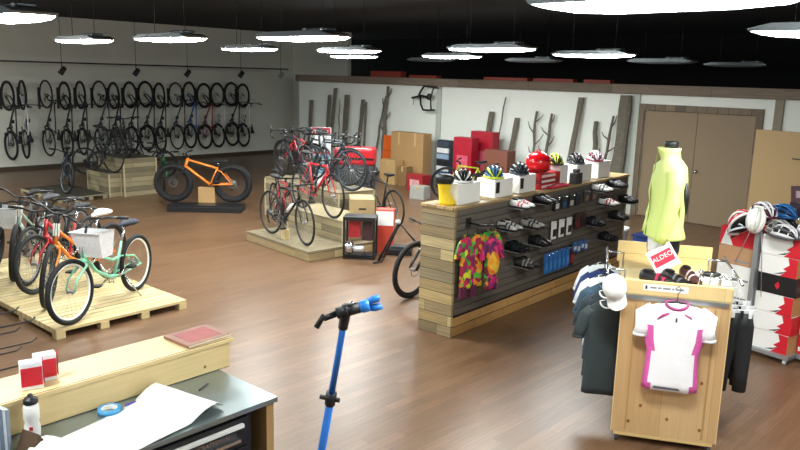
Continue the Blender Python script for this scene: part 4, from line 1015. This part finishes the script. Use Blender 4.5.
sh = thing('cycling_shorts', 'white and black shorts with a red lettered patch on the mannequin under the jacket', 'shorts'); sh.matrix_world = mm.matrix_world.copy()
b = loft(B(), [(.035, .158, .108, 0, 0), (.10, .172, .122, 0, 0), (.20, .175, .125, 0, 0), (.30, .165, .115, 0, 0)])
for f in b.bm.faces:
    if f.calc_center_median().x < -.02: f.material_index = 0
    else: f.material_index = 0 if f.calc_center_median().y > 0 else 1
b.build('shorts_cloth', [BLK, M('e9e9ea', .6)], sh)
jk = thing('hi_vis_jacket', 'neon yellow cycling jacket worn by the black mannequin', 'jacket'); jk.matrix_world = mm.matrix_world.copy()
b = loft(B(), [(.20, .205, .15, 0, .0), (.215, .205, .15, 0, 0), (.30, .195, .14, 0, 0), (.42, .185, .13, 0, 0), (.56, .195, .135, 0, 0), (.68, .205, .13, 0, 0), (.76, .18, .115, 0, 0), (.805, .12, .09, 0, 0), (.825, .085, .08, 0, -.005), (.88, .085, .082, 0, -.012), (.91, .09, .085, 0, -.02)], 32)
for v in b.bm.verts:
    v.co.y += .010 * math.sin(v.co.z * 34 + v.co.x * 20); v.co.x += .006 * math.sin(v.co.z * 27 + v.co.y * 30)
b.build('jacket_body', NEON, jk)
for sx in (-1, 1):
    pts = [Vector((sx * .15, 0, .73)), Vector((sx * .195, .0, .66)), Vector((sx * .215, -.02, .50)), Vector((sx * .215, -.05, .34)), Vector((sx * .20, -.08, .20))]
    pts = [p0.lerp(p1, f) for p0, p1 in zip(pts[:-1], pts[1:]) for f in (0, .33, .66)] + [pts[-1]]
    rad = [.075 - .028 * i / (len(pts) - 1) + .004 * math.sin(i * 2.3) for i in range(len(pts))]
    B().tube(pts, rad, 14).build('sleeve', NEON, jk)
    B().tube([pts[-1] + Vector((0, .002, .012)), pts[-1] + Vector((0, -.004, -.012))], .049, 14).build('cuff', M('b9d436', .6), jk)
    B().tube([Vector((sx * .19, .075, .66)), Vector((sx * .205, .085, .55)), Vector((sx * .19, .10, .42))], [.012, .02, .008], 8).build('side_panel', BLK, jk)
b = B(); b.tube([(0, -.150, .21), (0, -.132, .42), (0, -.138, .56), (0, -.120, .76), (0, -.106, .9)], .005, 5).build('zip', M('8aa026', .5), jk)
# red lettered patch
def face_patch(x, y, z, rz, lab):
    t = thing('printed_card', lab, 'card'); t.matrix_world = Matrix.Translation((x, y, z)) @ Matrix.Rotation(rz, 4, 'Z') @ Matrix.Rotation(-.15, 4, 'X') @ Matrix.Rotation(-.55, 4, 'Y') @ Matrix.Scale(.78, 4)
    B().box(-.13, .13, 0, .008, -.12, .12).build('backing', M('eceaec', .5), t); B().box(-.105, .105, -.0025, -.0006, -.06, .07).build('red_field', M('d0304a', .45), t)
    text('card_text', 'ALDEO', .066, WHITE, t, (0, -.003, .015), (PI / 2, 0, 0), .0006); return t
face_patch(*sp_(.30, .57, MZ + .19), SA + .12, 'white card with a red field and slanted lettering below the neon jacket')
def stand_shoe(label, c1, c2, x, y, rz): shoe(label, c1, c2, '101012', SM_ @ Matrix.Translation((x, y, MZ + .001)) @ Matrix.Rotation(rz, 4, 'Z'), label)
stand_shoe('black shoe with pink straps on the stand shelf, left of two', '18181b', 'b02a50', .26, .42, -.5)
stand_shoe('black shoe with grey straps on the stand shelf in front of the card', '141416', '55555a', .40, .46, -.9)
stand_shoe('brown and red shoe on the stand shelf nearest the clear rack', '4a2a28', 'd8c8c8', .52, .62, -1.2)
t = thing('clear_rack', 'clear acrylic eyewear rack on the right of the stand shelf', 'rack', sp_(.60, .40, MZ), SA + .2)
CL = M('dfe6ea', .08, alpha=.45)
B().box(-.10, .16, -.06, .06, 0.001, .012).build('rack_base', CL, t)
b = B()
for x in (-.06, .02, .10): b.tube([(x, -.02, .012), (x + .02, 0, .14), (x + .05, .02, .10)], .006, 5)
b.build('arm', CHROME, t); B()._ell(Vector((-.04, 0, .15)), .02, .02, .02, 10, 6).build('finial', CHROME, t)
t = thing('white_tray', 'white tray with black sunglasses case at the right end of the stand shelf', 'tray', sp_(.66, .72, MZ), SA)
B().box(-.12, .16, -.12, .16, 0.001, .03).build('tray_body', WHITE, t, bevel=.004); B()._ell(Vector((.02, .03, .052)), .085, .035, .02, 16, 6).build('glasses_case', BLK, t)

# ------------------------------------------------------------------ shoe box rack on the right
RX, RY, RA = -2.38, 7.62, math.radians(-10)
RM = Matrix.Translation((RX, RY, 0)) @ Matrix.Rotation(RA, 4, 'Z')
def rp_(x, y, z): return tuple(RM @ Vector((x, y, z)))
rk = thing('box_rack', 'grey steel rack on castors holding red and white shoe boxes', 'rack', (RX, RY, 0), RA)
STL = M('a4a8ab', .35, .6, .05)
B().box(-.045, -.003, -.03, .03, .07, 1.42).build('post', STL, rk); B().box(-.045, -.003, .62, .68, .07, 1.42).build('post', STL, rk)
B().box(-.52, .42, -.03, .02, .055, .09).build('base_rail', STL, rk); B().box(-.52, .42, .62, .67, .055, .09).build('base_rail', STL, rk); B().box(.38, .42, .021, .619, .055, .09).build('side_rail', STL, rk); B().box(-.52, -.48, .021, .619, .055, .09).build('side_rail', STL, rk)
for x in (-.48, .38):
    for y in (0, .64):
        B().lathe([(.004, -.012), (.026, -.012), (.027, .012), (.004, .012)], (x, y, .028), 12, 'x').build('castor', M('c8cacb', .4), rk)
b = B(); b.tube([(.02, -.045, 1.35), (.10, -.05, .62)], .004, 5); b.tube([(-.05, -.045, 1.35), (-.2, -.05, .9)], .004, 5); b.build('tie_wire', STL, rk)
names = ['bottom', 'second from the bottom', 'third from the bottom', 'black fourth', 'fifth', 'top']
SR = M('cc1f30', .4, var=.04); SW = M('efeeec', .45, var=.02)
for i in range(6):
    z = .092 + i * .19; blk = i == 3
    t = thing('shoe_box', '%s shoe box in the right stack of the steel rack' % names[i] if not blk else 'black shoe box with a red mark in the right stack of the steel rack', 'box', rp_(.20 + .004 * (i % 2), .18, z), RA + (.02 if i % 2 else -.02))
    B().box(-.185, .185, -.17, .17, 0, .186).build('carton', BLK if blk else SW, t)
    yf = -.1708
    if blk:
        B().prism([(-.02, .09), (.01, .13), (.03, .09), (.01, .05)], yf - .001, yf).build('red_mark', SR, t)
    else:
        B().prism([(.03, .0), (.186, .0), (.186, .186), (.09, .186), (.11, .12), (.05, .07), (.09, .06)], yf - .001, yf).build('red_graphic', SR, t)
        B().prism([(-.03, .012), (.04, .02), (.09, .058), (.05, .04)], yf - .0022, yf - .0011).build('black_swoosh', BLK, t)
        B().box(.1856, .1866, -.17, .17, 0, .186).build('side_print', SR if i % 2 else M('b98a5c', .6), t)
for i in range(6):
    z = .092 + i * .19
    t = thing('shoe_box', '%s shoe box in the left stack of the steel rack' % ['bottom white', 'second white', 'third white', 'fourth white', 'brown fifth', 'top red and white'][i], 'box', rp_(-.26, .22, z), RA)
    c = [SW, SW, SW, SW, M('b78c66', .6), SR][i]
    B().box(-.185, .185, -.17, .17, 0, .186).build('carton', c, t)
    if i == 5:
        B().prism([(-.17, .0), (-.04, .0), (-.12, .17)], -.1718, -.1708).build('white_graphic', WHITE, t); B().prism([(-.08, .06), (-.02, .10), (.02, .15), (-.05, .11)], -.1728, -.1719).build('dark_mark', BLK, t)
    else: B().prism([(-.02, .03), (.16, .03), (.16, .05), (-.02, .05)], -.1718, -.1708).build('printed_line', M('8a8a8c', .5), t)
# third column running out of the frame
for i in range(6):
    z = .092 + i * .19
    t = thing('shoe_box', '%s shoe box in the brown-ended stack at the right edge of the photo' % ['bottom', 'second', 'third', 'fourth', 'fifth', 'top'][i], 'box', rp_(.58, .34, z), RA)
    B().box(-.18, .18, -.17, .17, 0, .186).build('carton', M('b98a5c', .6) if i % 3 else SR, t); B().box(-.17, .17, -.1716, -.1706, .03, .07).build('printed_line', SR if i % 3 else WHITE, t)
B().box(.425, .80, .12, .56, .055, .09).build('base_rail', STL, rk)
ZT = .092 + 6 * .19 + .002
helmet('white and plum helmet at the left end on top of the box rack', hm(*rp_(-.16, .30, ZT + .11), RA + 2.6, 0, 1.1), 'efeaf0', '5a1f3a')
helmet('red and white helmet hanging at the left side of the rack under the white one', hm(*rp_(-.16, -.09, 1.30), RA + 2.7, .9), 'c2202e', 'e8e0e0')
helmet('blue helmet stacked behind on top of the box rack', hm(*rp_(-.06, .50, ZT + .10), RA + 2.9), '2f6fb0', '1f4a80')
helmet('dark helmet under the blue one on top of the box rack', hm(*rp_(-.02, .50, ZT), RA + 2.9, 0, .8), '2a2c30', '111214')
helmet('white helmet with violet ribs at the right on top of the box rack', hm(*rp_(.42, .15, ZT + .03), RA + 2.6, 0, 1.2), 'f2eef4', '8a5a9a')
helmet('grey helmet in the middle on top of the box rack', hm(*rp_(.12, .12, ZT), RA + 2.7, 0, 1.0), 'a8a6a4', '5c5a58')
helmet('yellow and white helmet far right on top of the box rack', hm(*rp_(.46, .50, ZT + .06), RA + 2.4), 'e3e29a', 'f0f0e8')
helmet('black and white helmet below the red one at the rack side', hm(*rp_(-.20, -.06, 1.215), RA + 2.7, .5, .8), '22262a', 'd8e0e6')
helmet('white oval helmet hung on the front post of the box rack', hm(*rp_(-.02, -.08, 1.36), RA + 1.57, -1.35, .82), 'f4f2ee', 'd9d6d0', full=True)
helmet('white helmet with red ribs at the back left on top of the box rack', hm(*rp_(-.30, .52, ZT), RA + 2.2, 0, 1.05), 'f0eeee', 'b83040')
helmet('silver helmet at the front middle on top of the box rack', hm(*rp_(.24, -.03, ZT), RA + 2.9, 0, .95), 'd9d6d8', '4a4a50')
t = thing('photo_sign', 'dark photo sign card above the helmets, upper of two', 'sign', rp_(.12, .62, ZT), RA)
B().tube([(0, 0, 0), (0, 0, .3)], .006, 5).build('stem', CHROME, t); B().box(-.14, .14, -.006, .006, .26, .43).xf(Matrix.Rotation(-.12, 4, 'Y')).build('card', M('4a3038', .4, var=.5, scale=14), t); B().box(-.09, .09, -.008, -.0065, .31, .38).xf(Matrix.Rotation(-.12, 4, 'Y')).build('picture', M('a58a90', .4, var=.5, scale=18), t)
t = thing('photo_sign', 'small dark photo sign card above the helmets, lower of two', 'sign', rp_(.02, .66, ZT), RA)
B().box(-.10, .10, -.006, .006, .10, .24).build('card', M('3a2a38', .4, var=.5, scale=14), t); B().tube([(0, .008, 0), (0, .008, .12)], .005, 5).build('stem', CHROME, t)

# ------------------------------------------------------------------ blue repair stand
BS = M('2a74cc', .35, 0, .03)
ws = thing('repair_stand', 'blue bike repair stand with a black and blue clamp in the foreground', 'repair stand', (-2.905, 2.44, 0))
v0, v1 = Vector((0, 0, .42)), Vector((.345, -.105, 1.53))
d = (v1 - v0).normalized(); mid1 = v0 + d * .62
B().tube([Vector((-.16, .04, .05)), v0, mid1], .021, 16).build('lower_tube', BS, ws)
B().tube([mid1, v1], .0165, 16).build('upper_tube', BS, ws)
cb_ = B(); cb_.tube([mid1 - d * .035, mid1 + d * .04], .028, 16); cb_.tube([mid1, mid1 + Vector((-.055, -.02, 0))], [.012, .014], 8); cb_.tube([mid1, mid1 + Vector((.045, .02, .0))], .013, 8); cb_.build('collar', BLK, ws)
for a in (.35, 1.9, -1.2):
    e = Vector((math.cos(a) * .5 - .12, math.sin(a) * .5, .015)); B().tube([v0 + d * .05, e], .014, 8).build('leg', BS, ws)
    B()._ell(e, .022, .022, .014, 8, 5).build('foot', BLK, ws)
cd = Vector((.67, .65, .28)).normalized()        # clamp axis, toward the right and slightly up
b = B(); b.tube([v1 - d * .10, v1 - d * .02, v1 + d * .03], [.024, .027, .024], 14); b.tube([v1 - cd * .045, v1 + cd * .07], [.028, .028], 14); b.tube([v1 + cd * .0, v1 + cd * .012], .036, 14); b.build('clamp_head', BLK, ws)
b = B(); b.tube([v1 - cd * .045, v1 - cd * .11 + Vector((0, 0, -.01))], [.017, .014], 10); h0 = v1 - cd * .11 + Vector((0, 0, -.01)); b.tube([h0 + Vector((.0, 0, .02)), h0 + Vector((-.03, -.02, -.045))], [.012, .015], 8); b.build('crank_handle', BLK, ws)
b = B(); b.tube([v1 + cd * .07, v1 + cd * .08, v1 + cd * .12], [.026, .031, .031], 14)
sd = cd.cross(Vector((0, 0, 1))).normalized(); upv = sd.cross(cd)
for s in (-1, 1):
    b.tube([v1 + cd * .11 + upv * s * .012, v1 + cd * .14 + upv * s * .022, v1 + cd * .175 + upv * s * .024], [.018, .018, .014], 8)
b.build('jaw', M('2c86e0', .35), ws)
for s in (-1, 1): B().tube([v1 + cd * .12 + upv * s * .010, v1 + cd * .17 + upv * s * .012], .010, 8).build('jaw_pad', M('1b5cae', .6), ws)
B()._ell(v1 + cd * .04 + upv * .030, .014, .014, .010, 10, 5).build('release_button', CHROME, ws)

# ------------------------------------------------------------------ workbench in the foreground
wb_ = thing('workbench', 'steel-topped workbench in the left foreground', 'workbench', (-3.12, 2.33, 0), math.radians(2))
STEEL = M('8f9b9c', .28, .75, .08, scale=3)
B().box(-.84, 0, -2.1, .02, .872, .90).build('worktop', STEEL, wb_, bevel=.003)
B().box(-.80, -.012, -.05, .0, .0, .871).build('end_leg', planks('leg_wood', ['a88452', '96734a'], .5, 3, (0, 0, 1), (1, 0, 0), grain=.25), wb_)
B().box(-.80, -.06, -2.05, -.16, .0, .05).build('bottom_board', PINE, wb_)
ch = thing('tool_chest', 'black drawer tool chest under the steel worktop', 'tool chest', (-3.12, 2.33, 0), math.radians(2))
B().box(-.78, -.045, -1.35, -.13, .052, .862).build('cabinet', M('101113', .4), ch)
for i, (z0, z1) in enumerate(((.68, .84), (.50, .67), (.28, .49), (.06, .27))):
    dr = B().box(-.044, -.028, -1.32, -.16, z0, z1).build('drawer', M('15161a', .35), ch, bevel=.003)
    B().box(-.027, -.006, -1.2 if i else -.76, -.22 if i else -.20, z1 - .048, z1 - .026).build('handle', M('dcdcda', .35), dr, bevel=.003)
B().box(-.027, -.024, -.52, -.24, .742, .777).build('badge', M('3a3c40', .4), ch)
tx = text('badge_text', 'CRAFTSMAN', .034, CHROME, ch, (-.0235, -.38, .759), (PI / 2, 0, PI / 2), .0006)
B().box(-.027, -.012, -.54, -.22, .712, .730).build('trim_strip', CHROME, ch)
# bench back shelf of pine
sf = thing('bench_shelf', 'long pine box shelf along the back of the steel worktop', 'shelf', (-3.665, 2.40, .901), math.radians(2))
B().box(-.28, 0, -2.1, 0, 0, .153).build('front_board', planks('shelf_front', ['dcc492', 'd6bd88'], .5, 60, (0, 1, 0), (0, 0, 1), grain=.12), sf); B().box(-.31, .012, -2.12, .03, .154, .178).build('top_board', planks('shelf_top', ['dcc492', 'd6bd88'], .9, 60, (0, 1, 0), (1, 0, 0), grain=.1), sf, bevel=.002)
B()._ell(Vector((.0125 - .012, -.17, .045)), .0015, .010, .010, 8, 4).build('knot', M('8a5a2c', .6), sf)
SZ = .901 + .18
t = thing('notebook', 'reddish brown worn book lying on the right end of the pine shelf', 'book', (-3.80, 2.27, SZ), math.radians(4))
B().box(-.125, .125, -.15, .15, 0, .018).build('cover', M('946a58', .6, var=.3, scale=14), t, bevel=.002); B().box(-.09, .09, -.11, .11, .0185, .0195).build('cover_print', M('96403c', .6, var=.4, scale=22), t); B().box(-.123, .127, -.147, .152, .004, .014).build('pages', M('d8cdb4', .8), t)
for i, (yy, xx, rz) in enumerate(((1.285, -3.71, -.25), (1.375, -3.77, -.15))):
    t = thing('card_dispenser', '%s red and white folded box on the pine shelf' % ('left', 'right')[i], 'box', (xx, yy, SZ), rz, 'red and white folded boxes on the pine shelf')
    B().box(-.03, .03, -.050, .050, 0, .135).build('carton', M('dfe0e4', .4), t, bevel=.002)
    B().box(.0306, .032, -.048, .048, .02, .115).build('red_front', M('c2182a', .4), t)
    B().prism([(-.03, .02), (.03, .02), (.032, .12), (-.0, .15)], .0555, .0575, 'xz').build('side_flap', M('d02a3a', .4), t)
    B().box(-.028, .028, -.05, .05, .136, .140).build('lid_flap', M('c8ccd4', .3), t); B().prism([(-.01, .03), (.02, .03), (.0, .12)], .0578, .0588, 'xz').build('white_flash', WHITE, t)
BZ = .901
t = thing('water_bottle', 'white sports water bottle with a black cap on the steel worktop', 'bottle', (-3.555, 1.22, BZ))
B().lathe([(.005, 0), (.034, .001), (.036, .01), (.036, .055), (.031, .075), (.036, .095), (.036, .150), (.031, .165), (.028, .168)], n=24).build('body', M('e6e2de', .35, var=.02), t)
B().lathe([(.031, .169), (.033, .171), (.033, .190), (.028, .196), (.012, .199), (.012, .213), (.009, .217), (.001, .218)], n=20).build('cap', BLK, t)
B().box(.0345, .0372, -.008, .008, .045, .062).xf(Matrix.Rotation(-.5, 4, 'Z')).build('red_mark', RED, t)
t = thing('tape_roll', 'roll of blue masking tape lying on the steel worktop', 'tape', (-3.555, 1.60, BZ))
b = B(); n = 32; b.sm = True; b.rings([[Vector((math.cos(2 * PI * i / n) * q, math.sin(2 * PI * i / n) * q, zz)) for q, zz in ((.040, .001), (.058, .001), (.058, .025), (.040, .025))] for i in range(n)], closed=True); b.build('tape', M('3f8fc0', .5), t)
b = B(); b.rings([[Vector((math.cos(2 * PI * i / n) * q, math.sin(2 * PI * i / n) * q, zz)) for q, zz in ((.037, .001), (.0395, .001), (.0395, .025), (.037, .025))] for i in range(n)], closed=True); b.build('core', WHITE, t)
t = thing('marker_pen', 'purple and white marker pen beside the blue tape roll', 'pen', (-3.555, 1.69, BZ + .009), .05)
B().tube([(0, 0, 0), (0, .09, 0)], .008, 10).build('barrel', M('4a3fa0', .4), t); B().tube([(0, .091, 0), (.0, .15, 0)], [.0085, .007], 10).build('pen_cap', WHITE, t)
t = thing('tape_strip', 'strip of blue tape unrolled on the steel worktop', 'tape', (-3.535, 1.655, BZ)); B().box(-.02, .015, .0, .10, .0005, .003).build('strip', M('5fa6d0', .5), t); B().box(-.02, .015, .101, .106, .0005, .006).build('curled_end', M('5fa6d0', .5), t)
# big sheet of white paper
b = B(); b.sm = True
A_ = [Vector((-3.36, 1.10, 0)), Vector((-3.74 + .10, 1.98, 0)), Vector((-3.20, 2.10, 0)), Vector((-2.98, 1.10, 0))]
nu, nv = 14, 22; V = []
def pz(u, v):
    z = .006 + .004 * math.sin(v * 9 + u * 3)
    if v < .22: z += .055 * math.sin(PI * (v / .22)) * (1 - .3 * u)
    if v > .72: z += .050 * math.sin(PI / 2 * min(1, (v - .72) / .16)) - (.044 * ((v - .88) / .12) ** 2 if v > .88 else 0)
    return z
for layer in (0, .002):
    for i in range(nu + 1):
        for j in range(nv + 1):
            u, v = i / nu, j / nv
            p = A_[0].lerp(A_[1], v).lerp(A_[3].lerp(A_[2], v), u); q = (v - .9) * .5 if v > .9 else 0; p = p - Vector((0, q * .9, 0)); V.append(b.bm.verts.new((p.x + 3.3, p.y - 1.6, pz(u, v) + layer)))
Sx = (nu + 1) * (nv + 1); ix = lambda i, j, k=0: V[k * Sx + i * (nv + 1) + j]
for k in (0, 1):
    for i in range(nu):
        for j in range(nv): b.face([ix(i, j, k), ix(i + 1, j, k), ix(i + 1, j + 1, k), ix(i, j + 1, k)])
for i in range(nu): b.face([ix(i, 0, 0), ix(i + 1, 0, 0), ix(i + 1, 0, 1), ix(i, 0, 1)]); b.face([ix(i, nv, 0), ix(i + 1, nv, 0), ix(i + 1, nv, 1), ix(i, nv, 1)])
for j in range(nv): b.face([ix(0, j, 0), ix(0, j + 1, 0), ix(0, j + 1, 1), ix(0, j, 1)]); b.face([ix(nu, j, 0), ix(nu, j + 1, 0), ix(nu, j + 1, 1), ix(nu, j, 1)])
o = b.build('paper_sheet', M('dededd', .6, var=.02), None, (-3.3, 1.6, BZ)); tag(o, 'large curled white paper sheet lying across the steel worktop', 'paper')
t = thing('marker_pen', 'thin dark pencil at the far corner of the white paper', 'pencil', (-3.50, 2.12, BZ + .004), .5); B().tube([(0, -.05, 0), (0, .05, 0)], .004, 6).build('barrel', DGREY, t); B().tube([(0, .051, 0), (0, .062, 0)], [.004, .001], 6).build('tip', M('c9a878', .6), t)
t = thing('cardboard_flap_box', 'dark brown open box at the bottom left corner of the worktop', 'box', (-3.40, 1.17, BZ), .3)
B().prism([(-.06, 0), (.05, 0), (-.01, .10)], -.06, .05, 'yz').build('carton', M('4a3522', .8), t); B().box(-.05, .04, -.03, .03, .0, .02).build('flap', M('5f4630', .8), t)
t = thing('catalogue_stack', 'row of upright grey-blue catalogues at the left edge of the worktop', 'catalogues', (-3.56, 1.07, BZ), .2)
for i in range(6): B().box(-.10, .10, -.012 - i * .016, .002 - i * .016, 0, .21 + .006 * (i % 3)).build('catalogue', M(('8a97a8', 'c5ccd4', '6c7a90')[i % 3], .5), t)
# hook rack left
t = thing('hook_rack', 'black display rack whose long prongs reach in at the left edge', 'rack', (-4.30, .85, 0))
B().box(-.03, .03, -.03, .03, 0, 1.40).build('upright', BLK, t); B().box(-.2, .2, -.25, .2, 0, .02).build('foot', BLK, t)
for z in (1.02, 1.14, 1.26):
    for x in (-.14, .10): B().tube([(x, .0, z), (x, .62, z), (x, .65, z + .02)], .005, 6).build('prong', BLK, t)
    B().box(-.2, .2, -.012, .012, z - .012, z + .012).build('cross_bar', BLK, t)
